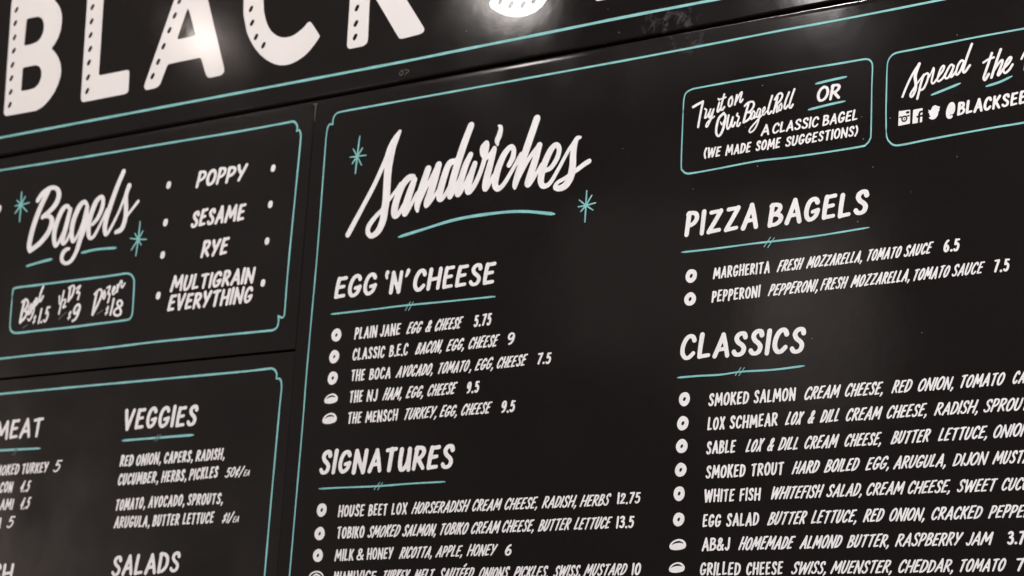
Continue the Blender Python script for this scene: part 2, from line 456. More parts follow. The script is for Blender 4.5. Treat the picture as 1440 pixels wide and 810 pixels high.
def rolled_slab(name, quad, y_back, mat, parent):
    """A board whose top edge rolls gently back before it turns over."""
    prof = [(.0110, 0), (.0100, .000001), (.0090, .000006), (.0080, .000020), (.0070, .000045), (.0060, .000080), (.0050, .000125),
            (.0040, .000180), (.0030, .000245), (.0020, .00032), (.0011, .0006), (.0004, .0013), (0, .003)]
    (xl, z0), (xr, z1), (xr2, zt1), (xl2, zt0) = quad
    bm = bmesh.new()
    rows = [(bm.verts.new((xl, y_back, z0)), bm.verts.new((xr, y_back, z1))), (bm.verts.new((xl, 0, z0)), bm.verts.new((xr, 0, z1)))]
    for d, dep in prof:
        rows.append((bm.verts.new((xl2 + (xl - xl2) * d / (zt0 - z0), dep, zt0 - d)), bm.verts.new((xr2 + (xr - xr2) * d / (zt1 - z1), dep, zt1 - d))))
    rows.append((bm.verts.new((xl2, y_back, zt0)), bm.verts.new((xr2, y_back, zt1))))
    for (a, b), (c, d) in zip(rows, rows[1:]): bm.faces.new((a, b, d, c))
    bm.faces.new([r[0] for r in rows]); bm.faces.new([r[1] for r in reversed(rows)])
    bm.faces.new((rows[-1][0], rows[-1][1], rows[0][1], rows[0][0]))
    bmesh.ops.recalc_face_normals(bm, faces=bm.faces)
    me = bpy.data.meshes.new(name); bm.to_mesh(me); bm.free()
    for p in me.polygons: p.use_smooth = abs(p.normal.x) < 0.7
    for e in me.edges:
        za, zb = me.vertices[e.vertices[0]].co, me.vertices[e.vertices[1]].co
        if abs(za.x - zb.x) < 0.15: e.use_edge_sharp = True
        elif min(za.z, zb.z) < min(z0, z1) + .001 and abs(za.z - z0) < .05: e.use_edge_sharp = True
    o = link(name, me, mat, parent)
    wn = o.modifiers.new('face_weighted_normals', 'WEIGHTED_NORMAL')
    wn.mode = 'FACE_AREA'; wn.weight = 100; wn.keep_sharp = True
    return o

# ------------------------------------------------------------------ the wall and the boards
DATA = {'bag_under': [[(-1.00556, 2.66143), (-0.96358, 2.66385), (-0.91206, 2.66118)], [(-1.1534, 2.65045), (-1.11822, 2.65456), (-1.08184, 2.65764)]],
 'bagel_panel': [(-2.3, 2.43724), (-0.45102, 2.43182), (-0.4552, 2.88283), (-2.3, 2.88349)],
 'big': [('B',
 [(-1.28408, 3.22164), (-1.28352, 3.20624), (-1.26563, 2.97418), (-1.25909, 2.96833), (-1.17187, 2.96695), (-1.1548, 2.97236), (-1.14051, 2.98226), (-1.12706, 2.99709), (-1.1187, 3.01267),
 (-1.11428, 3.02813), (-1.11443, 3.04138), (-1.11888, 3.05682), (-1.12693, 3.06993), (-1.13796, 3.08282), (-1.151, 3.09313), (-1.14272, 3.09993), (-1.1347, 3.11197), (-1.12934, 3.12817),
 (-1.12922, 3.14602), (-1.13209, 3.16145), (-1.13903, 3.17613), (-1.15004, 3.18859), (-1.16176, 3.19895), (-1.18172, 3.21008), (-1.20526, 3.21751), (-1.23618, 3.21914)],
 [[(-1.23299, 3.16954), (-1.20021, 3.16853), (-1.18932, 3.16392), (-1.18231, 3.15444), (-1.17874, 3.14257), (-1.1797, 3.13), (-1.18506, 3.11967), (-1.19322, 3.114), (-1.20799, 3.11151),
 (-1.23056, 3.11135)],
 [(-1.22663, 3.06514), (-1.19004, 3.06437), (-1.17826, 3.06011), (-1.17123, 3.05038), (-1.16902, 3.03818), (-1.17175, 3.02677), (-1.17848, 3.01894), (-1.1869, 3.0152), (-1.20188, 3.01439),
 (-1.22327, 3.01513)]],
 [(-1.26659, 3.1944), (-1.26521, 3.16571), (-1.26201, 3.13485), (-1.25914, 3.10597), (-1.25807, 3.0757), (-1.2563, 3.04737), (-1.25327, 3.01776), (-1.25107, 2.99062)]),
 ('L',
 [(-1.06638, 3.21536), (-1.0496, 2.973), (-1.04411, 2.96509), (-1.03601, 2.96518), (-0.92937, 2.96462), (-0.92132, 2.96724), (-0.92474, 3.0099), (-0.92897, 3.01314), (-1.00731, 3.01384),
 (-1.02084, 3.21365)],
 [], [(-1.04834, 3.18975), (-1.0469, 3.16134), (-1.04464, 3.13142), (-1.04275, 3.1027), (-1.03962, 3.0736), (-1.03876, 3.04542), (-1.03635, 3.01476), (-1.03431, 2.98661)]),
 ('A',
 [(-0.8081, 3.18944), (-0.88149, 2.97251), (-0.87629, 2.96463), (-0.86786, 2.96377), (-0.84774, 2.96464), (-0.83926, 2.96954), (-0.82524, 3.00686), (-0.82171, 3.00771), (-0.74316, 3.0077),
 (-0.73923, 3.00497), (-0.72322, 2.97106), (-0.718, 2.96496), (-0.7089, 2.96299), (-0.68436, 2.96385), (-0.67709, 2.96864), (-0.67914, 2.97794), (-0.76125, 3.17924), (-0.77067, 3.18888),
 (-0.80193, 3.19116)],
 [[(-0.7873, 3.11614), (-0.75949, 3.05393), (-0.80798, 3.05388)]],
 [(-0.79856, 3.16609), (-0.81133, 3.13213), (-0.81999, 3.10433), (-0.82991, 3.07649), (-0.84078, 3.04627), (-0.85047, 3.01686), (-0.86142, 2.98995)]),
 ('C',
 [(-0.64688, 3.10457), (-0.64372, 3.0761), (-0.631, 3.0392), (-0.6201, 3.02078), (-0.60617, 3.00264), (-0.59118, 2.98785), (-0.57522, 2.9757), (-0.55885, 2.96653), (-0.54295, 2.96059),
 (-0.52841, 2.95853), (-0.51423, 2.9591), (-0.49964, 2.96282), (-0.48459, 2.96941), (-0.47313, 2.97804), (-0.46271, 2.98843), (-0.45204, 3.00077), (-0.47658, 3.03156), (-0.48101, 3.03409),
 (-0.48528, 3.03211), (-0.4925, 3.02521), (-0.50108, 3.01988), (-0.51056, 3.01497), (-0.52198, 3.01214), (-0.53375, 3.01207), (-0.54585, 3.01452), (-0.55752, 3.02017), (-0.56962, 3.02906),
 (-0.57963, 3.04148), (-0.58733, 3.05589), (-0.59382, 3.07429), (-0.59724, 3.09568), (-0.59697, 3.11509), (-0.59213, 3.13229), (-0.58184, 3.1471), (-0.56722, 3.15411), (-0.54851, 3.15475),
 (-0.52925, 3.14972), (-0.51103, 3.13799), (-0.49262, 3.12354), (-0.48595, 3.12367), (-0.47075, 3.1524), (-0.48082, 3.1681), (-0.50108, 3.18448), (-0.52449, 3.19739), (-0.55093, 3.20538),
 (-0.57641, 3.20338), (-0.60121, 3.19417), (-0.62333, 3.17593), (-0.63929, 3.14942)],
 [], [(-0.62593, 3.13993), (-0.62868, 3.11247), (-0.62601, 3.08343), (-0.61998, 3.05531), (-0.60687, 3.02546), (-0.58653, 3.00612)]),
 ('K',
 [(-0.39748, 3.19295), (-0.39008, 3.05862), (-0.38793, 2.97268), (-0.38454, 2.9664), (-0.37876, 2.96505), (-0.34995, 2.96533), (-0.34311, 2.96855), (-0.3408, 2.97411), (-0.34413, 3.04372),
 (-0.34417, 3.06644), (-0.3382, 3.06268), (-0.33, 3.0492), (-0.27397, 2.9708), (-0.27038, 2.96588), (-0.26481, 2.96455), (-0.22477, 2.96641), (-0.21661, 2.96958), (-0.21631, 2.97472),
 (-0.28943, 3.07509), (-0.28457, 3.09015), (-0.23623, 3.1768), (-0.24359, 3.18901), (-0.27968, 3.18828), (-0.28993, 3.17957), (-0.33956, 3.10043), (-0.34555, 3.10424), (-0.34916, 3.18875),
 (-0.35713, 3.19579), (-0.39124, 3.19581)],
 [], [(-0.3746, 3.12861), (-0.37316, 3.09862), (-0.37294, 3.06964), (-0.37203, 3.04025), (-0.37146, 3.01117), (-0.37077, 2.98576)]),
 ('S',
 [(-0.08234, 2.99715), (-0.0769, 2.98814), (-0.06134, 2.97712), (-0.04233, 2.96745), (-0.02203, 2.96189), (-0.00276, 2.96068), (0.01629, 2.96477), (0.02998, 2.97278), (0.03974, 2.98547),
 (0.04541, 3.00581), (0.04073, 3.03188), (0.0248, 3.05516), (0.00042, 3.07385), (-0.01948, 3.08795), (-0.02963, 3.10665), (-0.02488, 3.12118), (-0.01186, 3.12244), (0.00363, 3.10906),
 (0.03001, 3.123), (0.01537, 3.14652), (-0.01052, 3.16348), (-0.04007, 3.16701), (-0.06402, 3.15241), (-0.07399, 3.1284), (-0.06731, 3.09984), (-0.04784, 3.07673), (-0.02019, 3.05862),
 (-0.00023, 3.04337), (0.00557, 3.02324), (-0.00187, 3.00686), (-0.01739, 3.00207), (-0.04136, 3.0115), (-0.06187, 3.03058)],
 [], [(-0.05777, 2.99699), (-0.03552, 2.98667), (-0.01041, 2.98221), (0.0111, 2.98683), (0.02286, 3.00237)]),
 ('E',
 [(0.13293, 3.17175), (0.13235, 2.96761), (0.13571, 2.96256), (0.14055, 2.96219), (0.23006, 2.96164), (0.22985, 3.00136), (0.17362, 3.00329), (0.17351, 3.0392), (0.2177, 3.03807),
 (0.21777, 3.07265), (0.1734, 3.07529), (0.17368, 3.11649), (0.22829, 3.11395), (0.22872, 3.15501), (0.21442, 3.16811)],
 [], [(0.14119, 3.15097), (0.14137, 3.12567), (0.14099, 3.10057), (0.14089, 3.07549), (0.14079, 3.0505), (0.14069, 3.02559), (0.14072, 3.00323), (0.14074, 2.98093)])],
 'bird': [(0.71975, 2.6941), (0.7226, 2.69163), (0.72636, 2.6904), (0.7277, 2.69384), (0.72999, 2.69646), (0.73371, 2.69705), (0.73606, 2.69533), (0.74074, 2.69351), (0.73916, 2.69102),
 (0.74013, 2.68838), (0.7383, 2.6866), (0.73745, 2.68174), (0.7345, 2.67763), (0.73034, 2.67573), (0.72566, 2.67709), (0.72281, 2.67978), (0.72653, 2.6806), (0.72321, 2.68381),
 (0.72506, 2.68445), (0.72149, 2.68815), (0.7236, 2.6883)],
 'border_bag': [[(-1.38708, 2.85927), (-1.26237, 2.85754), (-1.06305, 2.85425), (-0.80097, 2.85144), (-0.64194, 2.84958), (-0.52318, 2.8498), (-0.50376, 2.85021), (-0.49526, 2.8454),
 (-0.49099, 2.83696), (-0.49275, 2.82912)],
 [(-0.49275, 2.82912), (-0.48693, 2.83174), (-0.48269, 2.82624), (-0.48085, 2.81726), (-0.48081, 2.78336), (-0.4817, 2.69709), (-0.4826, 2.60916), (-0.4826, 2.55527),
 (-0.48163, 2.50039), (-0.48292, 2.49188), (-0.48754, 2.48975), (-0.49674, 2.49477)],
 [(-0.49674, 2.49477), (-0.49372, 2.48561), (-0.49549, 2.47434), (-0.50354, 2.46933), (-0.51818, 2.46881), (-0.59995, 2.46962), (-0.71376, 2.47062), (-0.80155, 2.47118),
 (-0.93397, 2.46996), (-1.07844, 2.47185), (-1.19528, 2.47176), (-1.31585, 2.47153)]],
 'border_fil': [[(-1.30314, 2.40234), (-1.18319, 2.40227), (-0.97895, 2.40171), (-0.73896, 2.40066), (-0.56911, 2.39998), (-0.51007, 2.40062), (-0.49865, 2.40027), (-0.49085, 2.39592),
 (-0.4866, 2.38858), (-0.48763, 2.3809)],
 [(-0.48763, 2.3809), (-0.48106, 2.3813), (-0.47591, 2.37718), (-0.47292, 2.36387), (-0.47346, 2.33406), (-0.47346, 2.29692), (-0.47361, 2.1744), (-0.47313, 2.04184),
 (-0.47257, 1.95279)]],
 'border_head': [[(-1.41401, 2.92513), (-1.26787, 2.92453), (-1.02961, 2.92391), (-0.8055, 2.92305), (-0.52672, 2.92211), (-0.25811, 2.92165), (-0.14648, 2.92245), (0.02853, 2.92362),
 (0.19455, 2.92521), (0.35237, 2.92517), (0.5146, 2.92685)]],
 'border_sand': [[(-0.4183, 1.94305), (-0.41806, 2.0407), (-0.41816, 2.1661), (-0.41826, 2.29362), (-0.41937, 2.38115), (-0.41932, 2.49222), (-0.419, 2.60233), (-0.42151, 2.78194),
 (-0.42168, 2.81334), (-0.41997, 2.82753), (-0.41485, 2.83257), (-0.40832, 2.83033)],
 [(-0.40832, 2.83033), (-0.4093, 2.84109), (-0.40374, 2.84948), (-0.39241, 2.85189), (-0.34457, 2.85217), (-0.29221, 2.8522), (-0.1446, 2.85212), (0.02983, 2.85231),
 (0.19529, 2.85261), (0.35242, 2.85409), (0.47748, 2.85573), (0.57811, 2.85591), (0.73663, 2.85849), (0.86714, 2.86121), (0.99292, 2.86416)]],
 'dots': [([(-0.79427, 2.76684), (-0.79385, 2.77035)], [0.00562, 0.00562]), ([(-0.53988, 2.76623), (-0.53945, 2.76961)], [0.00522, 0.00523]),
 ([(-0.79236, 2.69478), (-0.79195, 2.69826)], [0.00559, 0.00559]), ([(-0.53845, 2.69896), (-0.53801, 2.70232)], [0.00519, 0.00519]),
 ([(-0.7909, 2.63283), (-0.79049, 2.63629)], [0.00556, 0.00556]), ([(-0.53824, 2.63138), (-0.53781, 2.63472)], [0.00516, 0.00516]),
 ([(-0.79125, 2.55633), (-0.79084, 2.55976)], [0.00552, 0.00552]), ([(-0.53877, 2.5553), (-0.53834, 2.5586)], [0.00513, 0.00513]),
 ([(-1.25097, 2.77508), (-1.25061, 2.77882)], [0.00637, 0.00637])],
 'fb': [(0.69836, 2.6952), (0.7134, 2.69573), (0.71285, 2.67439), (0.6976, 2.67385)],
 'filling_panel': [(-2.3, 1.55), (-0.44223, 1.55), (-0.45032, 2.42782), (-2.3, 2.43324)],
 'flavours': [('POPPY', -0.72532, 2.75294, -0.60048, 2.75261, 0.03395), ('SESAME', -0.72758, 2.67752, -0.59549, 2.67753, 0.03413), ('RYE', -0.69568, 2.61726, -0.6277, 2.61759, 0.03397),
 ('MULTIGRAIN', -0.76326, 2.56065, -0.55855, 2.55771, 0.03128), ('EVERYTHING', -0.76482, 2.52473, -0.55978, 2.52267, 0.03245)],
 'handle': [[('@', 0.74991, 2.67251, 0.76419, 2.67292, 0.02648)], [('BLACKSEED', 0.76711, 2.67543, 0.88612, 2.67894, 0.02135)]],
 'head_panels': [[(-2.3, 2.88589), (-0.26188, 2.88517), (-0.26188, 3.50387), (-2.3, 3.50387)], [(-0.26108, 2.88517), (1.75, 2.88445), (1.75, 3.50387), (-0.26108, 3.50387)]],
 'headings': [('S', 'Egg N Cheese',
 [('EGG', -0.37224, 2.51157, -0.2803, 2.50954, 0.04157), ("‘N'", -0.26426, 2.50919, -0.21091, 2.50801, 0.041), ('CHEESE', -0.20297, 2.50783, -0.03403, 2.50411, 0.04024)],
 [(-0.37688, 2.48589), (-0.29202, 2.48589), (-0.22132, 2.48652), (-0.13248, 2.4853), (-0.03148, 2.4844)],
 [[(-0.21552, 2.47745), (-0.20569, 2.49214)], [(-0.20844, 2.47681), (-0.19937, 2.49155)]]),
 ('S', 'Signatures', [('SIGNATüRES', -0.3726, 2.20718, -0.09189, 2.20446, 0.04271)],
 [(-0.37081, 2.18515), (-0.32218, 2.18507), (-0.24685, 2.18413), (-0.17345, 2.18532), (-0.10627, 2.1852)],
 [[(-0.2518, 2.17859), (-0.24051, 2.19067)], [(-0.24428, 2.17767), (-0.23452, 2.19005)]]),
 ('S', 'Pizza Bagels', [('PIZZA', 0.31975, 2.5441, 0.44824, 2.54328, 0.04128), ('BAGELS', 0.4642, 2.54325, 0.63123, 2.54398, 0.04013)],
 [(0.31572, 2.52117), (0.37116, 2.52072), (0.44766, 2.52142), (0.48807, 2.52117), (0.54717, 2.5214), (0.6325, 2.52486)],
 [[(0.45956, 2.51394), (0.47031, 2.52842)], [(0.46589, 2.51204), (0.47709, 2.5269)]]),
 ('S', 'Classics', [('CLASSICS', 0.32177, 2.3502, 0.53475, 2.3453, 0.04082)],
 [(0.31833, 2.32471), (0.35654, 2.32465), (0.39333, 2.3238), (0.42953, 2.32566), (0.48317, 2.32465), (0.53387, 2.32667)],
 [[(0.41879, 2.32052), (0.42829, 2.33233)], [(0.42486, 2.31964), (0.43432, 2.33187)]]),
 ('F', 'Veggies', [('VEGGIES', -0.84379, 2.31132, -0.66295, 2.30833, 0.04102)], [(-0.84401, 2.29338), (-0.75889, 2.29363), (-0.66779, 2.29366)],
 [[(-0.76237, 2.2874), (-0.7545, 2.29955)], [(-0.75628, 2.28744), (-0.74811, 2.29982)]]),
 ('F', 'Meat', [('MEAT', -1.18493, 2.31098, -1.05393, 2.31121, 0.03838)], [(-1.19348, 2.29262), (-1.16411, 2.29255), (-1.05338, 2.29065)],
 [[(-1.12716, 2.28072), (-1.11995, 2.29492)], [(-1.12054, 2.28145), (-1.11528, 2.29575)]]),
 ('F', 'Salads', [('SALADS', -0.83472, 2.04714, -0.67069, 2.05141, 0.03823)], [(-0.83432, 2.02918), (-0.6718, 2.03489)], []),
 ('F', 'Fish', [('FISH', -1.18213, 2.04187, -1.08737, 2.04252, 0.03701)], [(-1.18248, 2.02217), (-1.08356, 2.0258)], [])],
 'insta': [(0.67561, 2.69625), (0.69386, 2.69609), (0.69381, 2.67484), (0.67514, 2.67362)],
 'items': [('S', ('b', -0.36031, 2.448, 0.01078, 0.01138, 0.0022), [('PLAIN', -0.32064, 2.4364, -0.27123, 2.43638, 0.02127), ('JANE', -0.26531, 2.43638, -0.2215, 2.43636, 0.0211)],
 [('EGG', -0.20956, 2.43635, -0.17621, 2.43634, 0.02093), ('&', -0.17017, 2.43634, -0.15695, 2.43633, 0.02084), ('CHEESE', -0.15051, 2.43633, -0.09281, 2.43631, 0.0207)],
 [('5.75', -0.07147, 2.43632, -0.03586, 2.43646, 0.02109)], None),
 ('S', ('b', -0.361, 2.41047, 0.01075, 0.01158, 0.00194), [('CLASSIC', -0.32073, 2.39997, -0.25132, 2.39997, 0.02138), ('B.E.C', -0.24274, 2.39998, -0.20244, 2.40001, 0.02117)],
 [('BACON,', -0.18808, 2.40003, -0.13186, 2.40013, 0.02097), ('EGG,', -0.12418, 2.40015, -0.0879, 2.40024, 0.02079), ('CHEESE', -0.07918, 2.40027, -0.01713, 2.40047, 0.0206)],
 [('9', -0.00151, 2.40082, 0.01245, 2.40001, 0.02139)], None),
 ('S', ('b', -0.36032, 2.37351, 0.01105, 0.01138, 0.00232), [('THE', -0.32012, 2.36435, -0.29043, 2.36406, 0.02081), ('BOCA', -0.28146, 2.36398, -0.23622, 2.36362, 0.02066)],
 [('AVOCADO,', -0.22501, 2.36354, -0.14836, 2.36329, 0.02043), ('TOMATO ,', -0.13746, 2.36327, -0.06998, 2.3634, 0.02017), ('EGG,', -0.06332, 2.36342, -0.02696, 2.36362, 0.01998),
 ('CHEESE', -0.01969, 2.36367, 0.04038, 2.3642, 0.01981)],
 [('7.5', 0.05967, 2.36401, 0.08559, 2.36409, 0.01996)], None),
 ('S', ('n', -0.36028, 2.33825, 0.02929, 0.01695), [('THE', -0.31967, 2.32756, -0.29096, 2.32727, 0.02134), ('NJ', -0.28322, 2.32722, -0.25965, 2.32706, 0.02123)],
 [('HAM,', -0.24958, 2.32703, -0.20919, 2.32696, 0.02109), ('EGG,', -0.20047, 2.32698, -0.16464, 2.32713, 0.02094), ('CHEESE', -0.15604, 2.32718, -0.09549, 2.32784, 0.02076)],
 [('9.5', -0.07618, 2.32704, -0.05141, 2.32687, 0.02078)], None),
 ('S', ('n', -0.35974, 2.30434, 0.03124, 0.01846), [('THE', -0.31975, 2.2915, -0.29004, 2.29137, 0.02058), ('MENSCH', -0.28217, 2.29134, -0.21348, 2.29114, 0.0204)],
 [('TURKEY,', -0.20004, 2.29111, -0.13351, 2.29106, 0.02015), ('EGG,', -0.12789, 2.29106, -0.09292, 2.29109, 0.01997), ('CHEESE', -0.08452, 2.2911, -0.02358, 2.29124, 0.01979)],
 [('9.5', -0.00489, 2.29043, 0.02189, 2.2904, 0.02042)], None),
 ('S', ('b', -0.36011, 2.14923, 0.01087, 0.01126, 0.00241),
 [('HOUSE', -0.32406, 2.1352, -0.26801, 2.13507, 0.02045), ('BEET', -0.26041, 2.13505, -0.22057, 2.13496, 0.02028), ('LOX', -0.21205, 2.13494, -0.17963, 2.13487, 0.02014)],
 [('HORSERADISH', -0.17078, 2.13485, -0.05335, 2.1346, 0.01987), ('CREAM', -0.04958, 2.13459, 0.0084, 2.13447, 0.01958), ('CHEESE,', 0.01319, 2.13446, 0.07604, 2.13435, 0.01937),
 ('RADISH,', 0.08405, 2.13433, 0.14873, 2.13422, 0.01914), ('HERBS', 0.15447, 2.13421, 0.21115, 2.13412, 0.01893)],
 [('12.75', 0.22206, 2.13534, 0.26368, 2.13537, 0.01805)], None),
 ('S', ('b', -0.36025, 2.10967, 0.01083, 0.01119, 0.00227), [('TOBIKO', -0.32284, 2.09933, -0.26483, 2.09917, 0.02059)],
 [('SMOKED', -0.25798, 2.09915, -0.19005, 2.099, 0.02036), ('SALMON,', -0.18627, 2.099, -0.11758, 2.09889, 0.02013), ('TOBIKO', -0.10977, 2.09888, -0.05357, 2.09884, 0.0199),
 ('CREAM', -0.04884, 2.09884, 0.00846, 2.09883, 0.01971), ('CHEESE,', 0.01119, 2.09883, 0.07193, 2.09885, 0.01951), ('BUTTER', 0.07927, 2.09886, 0.14129, 2.09893, 0.01929),
 ('LETTUCE', 0.14586, 2.09894, 0.21546, 2.09907, 0.01906)],
 [('13.5', 0.22249, 2.09855, 0.25449, 2.09832, 0.01908)], None),
 ('S', ('b', -0.36011, 2.07338, 0.01065, 0.01089, 0.00227),
 [('MILK', -0.32392, 2.06247, -0.28349, 2.06282, 0.01988), ('&', -0.27737, 2.06287, -0.2625, 2.06298, 0.01978), ('HONEY', -0.25612, 2.06302, -0.2012, 2.06336, 0.01965)],
 [('RICOTTA,', -0.18943, 2.06341, -0.12282, 2.06361, 0.01943), ('APPLE,', -0.116, 2.06362, -0.06301, 2.06363, 0.01922), ('HONEY', -0.0541, 2.06363, 0.00551, 2.0635, 0.01902)],
 [('6', 0.01956, 2.06293, 0.03202, 2.0629, 0.01885)], None),
 ('S', ('r', -0.35999, 2.03598, 0.01532, 0.01064), [('MIAMI', -0.32336, 2.02608, -0.27718, 2.02618, 0.02038), ('VICE', -0.2742, 2.02619, -0.23283, 2.02628, 0.02023)],
 [('TURKEY', -0.22052, 2.02631, -0.16342, 2.02646, 0.02003), ('MELT,', -0.15783, 2.02647, -0.11426, 2.02659, 0.01986), ('SAUTÉED', -0.10664, 2.02661, -0.03678, 2.02682, 0.01965),
 ('ONIONS,', -0.02797, 2.02685, 0.0314, 2.02704, 0.01942), ('PICKLES,', 0.03773, 2.02706, 0.10335, 2.02729, 0.0192), ('SWISS,', 0.11308, 2.02732, 0.16267, 2.02751, 0.01899),
 ('MUSTARD', 0.16834, 2.02753, 0.24666, 2.02785, 0.01877)],
 [('10', 0.2541, 2.027, 0.27045, 2.02716, 0.01913)], None),
 ('S', ('b', 0.33519, 2.48191, 0.01024, 0.01078, 0.00239), [('MARGHERITA', 0.37339, 2.47255, 0.47065, 2.47257, 0.01881)],
 [('FRESH', 0.48236, 2.4726, 0.52837, 2.47276, 0.01855), ('MOZZARELLA,', 0.53119, 2.47278, 0.62223, 2.47338, 0.01832), ('TOMATO', 0.62972, 2.47344, 0.68524, 2.474, 0.01806),
 ('SAUCE', 0.68779, 2.47403, 0.73435, 2.47461, 0.01789)],
 [('6.5', 0.74927, 2.47438, 0.77446, 2.47364, 0.01936)], None),
 ('S', ('b', 0.33499, 2.44551, 0.01021, 0.01061, 0.00238), [('PEPPERONI', 0.37273, 2.43608, 0.4566, 2.4364, 0.01944)],
 [('PEPPERONI,', 0.46881, 2.43645, 0.55267, 2.43672, 0.01912), ('FRESH', 0.55545, 2.43673, 0.60169, 2.43686, 0.01889), ('MOZZARELLA,', 0.60432, 2.43686, 0.69795, 2.43707, 0.01865),
 ('TOMATO', 0.70346, 2.43708, 0.76044, 2.43717, 0.01839), ('SAUCE', 0.76249, 2.43717, 0.81246, 2.43723, 0.0182)],
 [('7.5', 0.82597, 2.4375, 0.84905, 2.43641, 0.01898)], None),
 ('S', ('b', 0.33275, 2.29078, 0.00982, 0.01081, 0.00225), [('SMOKED', 0.37454, 2.27637, 0.4437, 2.27589, 0.02057), ('SALMON', 0.45132, 2.27585, 0.52112, 2.27551, 0.0203)],
 [('CREAM', 0.5349, 2.27546, 0.59365, 2.27532, 0.02002), ('CHEESE,', 0.60009, 2.27531, 0.66016, 2.27528, 0.01979), ('RED', 0.67295, 2.27529, 0.70574, 2.27534, 0.01958),
 ('ONION,', 0.71355, 2.27535, 0.76762, 2.27552, 0.0194), ('TOMATO', 0.77758, 2.27557, 0.84387, 2.27593, 0.01915), ('CAPERS', 0.85428, 2.276, 0.91038, 2.27634, 0.0189)],
 [], None),
 ('S', ('b', 0.33188, 2.25389, 0.00992, 0.01098, 0.00224), [('LOX', 0.37468, 2.23969, 0.40485, 2.23976, 0.02053), ('SCHMEAR', 0.41231, 2.23978, 0.49235, 2.23991, 0.0203)],
 [('LOX', 0.5046, 2.23993, 0.53621, 2.23993, 0.02006), ('&', 0.5415, 2.23993, 0.55377, 2.23993, 0.01997), ('DILL', 0.5612, 2.23993, 0.59264, 2.23991, 0.01986),
 ('CREAM', 0.60256, 2.2399, 0.66033, 2.23981, 0.01967), ('CHEESE,', 0.66638, 2.23979, 0.72823, 2.23962, 0.01944), ('RADISH,', 0.73874, 2.23958, 0.80517, 2.23929, 0.01917),
 ('SPROUTS', 0.81206, 2.23926, 0.89234, 2.2388, 0.01889)],
 [], None),
 ('S', ('b', 0.33179, 2.2191, 0.00989, 0.01081, 0.00203), [('SABLE', 0.37429, 2.20413, 0.42478, 2.20373, 0.02037)],
 [('LOX', 0.44075, 2.20361, 0.47264, 2.2034, 0.02017), ('&', 0.47664, 2.20338, 0.48881, 2.2033, 0.02008), ('DILL', 0.4943, 2.20327, 0.52744, 2.20309, 0.01998),
 ('CREAM', 0.53734, 2.20305, 0.59327, 2.20282, 0.01979), ('CHEESE,', 0.60147, 2.2028, 0.65955, 2.20267, 0.01956), ('BUTTER', 0.67336, 2.20265, 0.73488, 2.20264, 0.0193),
 ('LETTUCE,', 0.74523, 2.20264, 0.81847, 2.20279, 0.01902), ('ONION', 0.82685, 2.20282, 0.88238, 2.20303, 0.01877)],
 [], None),
 ('S', ('b', 0.33176, 2.18329, 0.00986, 0.01063, 0.00213), [('SMOKED', 0.37505, 2.16738, 0.44225, 2.16751, 0.02022), ('TROUT', 0.45171, 2.16752, 0.5056, 2.16755, 0.01998)],
 [('HARD', 0.5182, 2.16755, 0.56349, 2.16751, 0.01976), ('BOILED', 0.56983, 2.16751, 0.62653, 2.16739, 0.01956), ('EGG,', 0.63517, 2.16737, 0.67164, 2.16724, 0.01936),
 ('ARUGULA,', 0.67797, 2.16721, 0.75758, 2.16684, 0.01914), ('DIJON', 0.7674, 2.16677, 0.82132, 2.16641, 0.01887), ('MUSTARD', 0.82565, 2.16638, 0.90267, 2.16577, 0.01862)],
 [], None),
 ('S', ('b', 0.33087, 2.14761, 0.00983, 0.01102, 0.00212), [('WHITE', 0.37432, 2.1317, 0.42598, 2.13172, 0.01992), ('FISH', 0.43357, 2.13172, 0.46913, 2.13169, 0.01974)],
 [('WHITEFISH', 0.48582, 2.13167, 0.57163, 2.13144, 0.01947), ('SALAD,', 0.5749, 2.13143, 0.63069, 2.13118, 0.01921), ('CREAM', 0.63764, 2.13114, 0.69716, 2.13076, 0.01899),
 ('CHEESE,', 0.70104, 2.13073, 0.76478, 2.13021, 0.01876), ('SWEET', 0.77454, 2.13013, 0.83453, 2.12952, 0.01851), ('CUCUMBER', 0.83954, 2.12946, 0.92565, 2.12856, 0.01823)],
 [], None),
 ('S', ('b', 0.33211, 2.10895, 0.00993, 0.01029, 0.00201), [('EGG', 0.3734, 2.09519, 0.40438, 2.0951, 0.02028), ('SALAD', 0.41296, 2.09507, 0.46767, 2.09487, 0.0201)],
 [('BUTTER', 0.48095, 2.09482, 0.54588, 2.09451, 0.01984), ('LETTUCE,', 0.55155, 2.09448, 0.62405, 2.09405, 0.01958), ('RED', 0.6332, 2.09399, 0.66668, 2.09376, 0.01936),
 ('ONION,', 0.67374, 2.09371, 0.72732, 2.09329, 0.01918), ('CRACKED', 0.73719, 2.09321, 0.81302, 2.09252, 0.01891), ('PEPPER', 0.82042, 2.09245, 0.88394, 2.09185, 0.01864)],
 [], None),
 ('S', ('n', 0.33231, 2.07161, 0.02877, 0.01618), [('AB&J', 0.37363, 2.06019, 0.42116, 2.05993, 0.02025)],
 [('HOMEMADE', 0.43498, 2.05986, 0.52808, 2.05924, 0.01995), ('ALMOND', 0.53434, 2.0592, 0.60267, 2.05866, 0.01964), ('BUTTER,', 0.6091, 2.05861, 0.67411, 2.05801, 0.01938),
 ('RASPBERRY', 0.68318, 2.05792, 0.78534, 2.05681, 0.01905), ('JAM', 0.78855, 2.05678, 0.82876, 2.0563, 0.01878)],
 [('3.75', 0.84809, 2.05618, 0.88491, 2.05606, 0.01933)], None),
 ('S', ('n', 0.33246, 2.03774, 0.0271, 0.01525), [('GRILLED', 0.37222, 2.02437, 0.4404, 2.0237, 0.01999), ('CHEESE', 0.44931, 2.02361, 0.50938, 2.02305, 0.01973)],
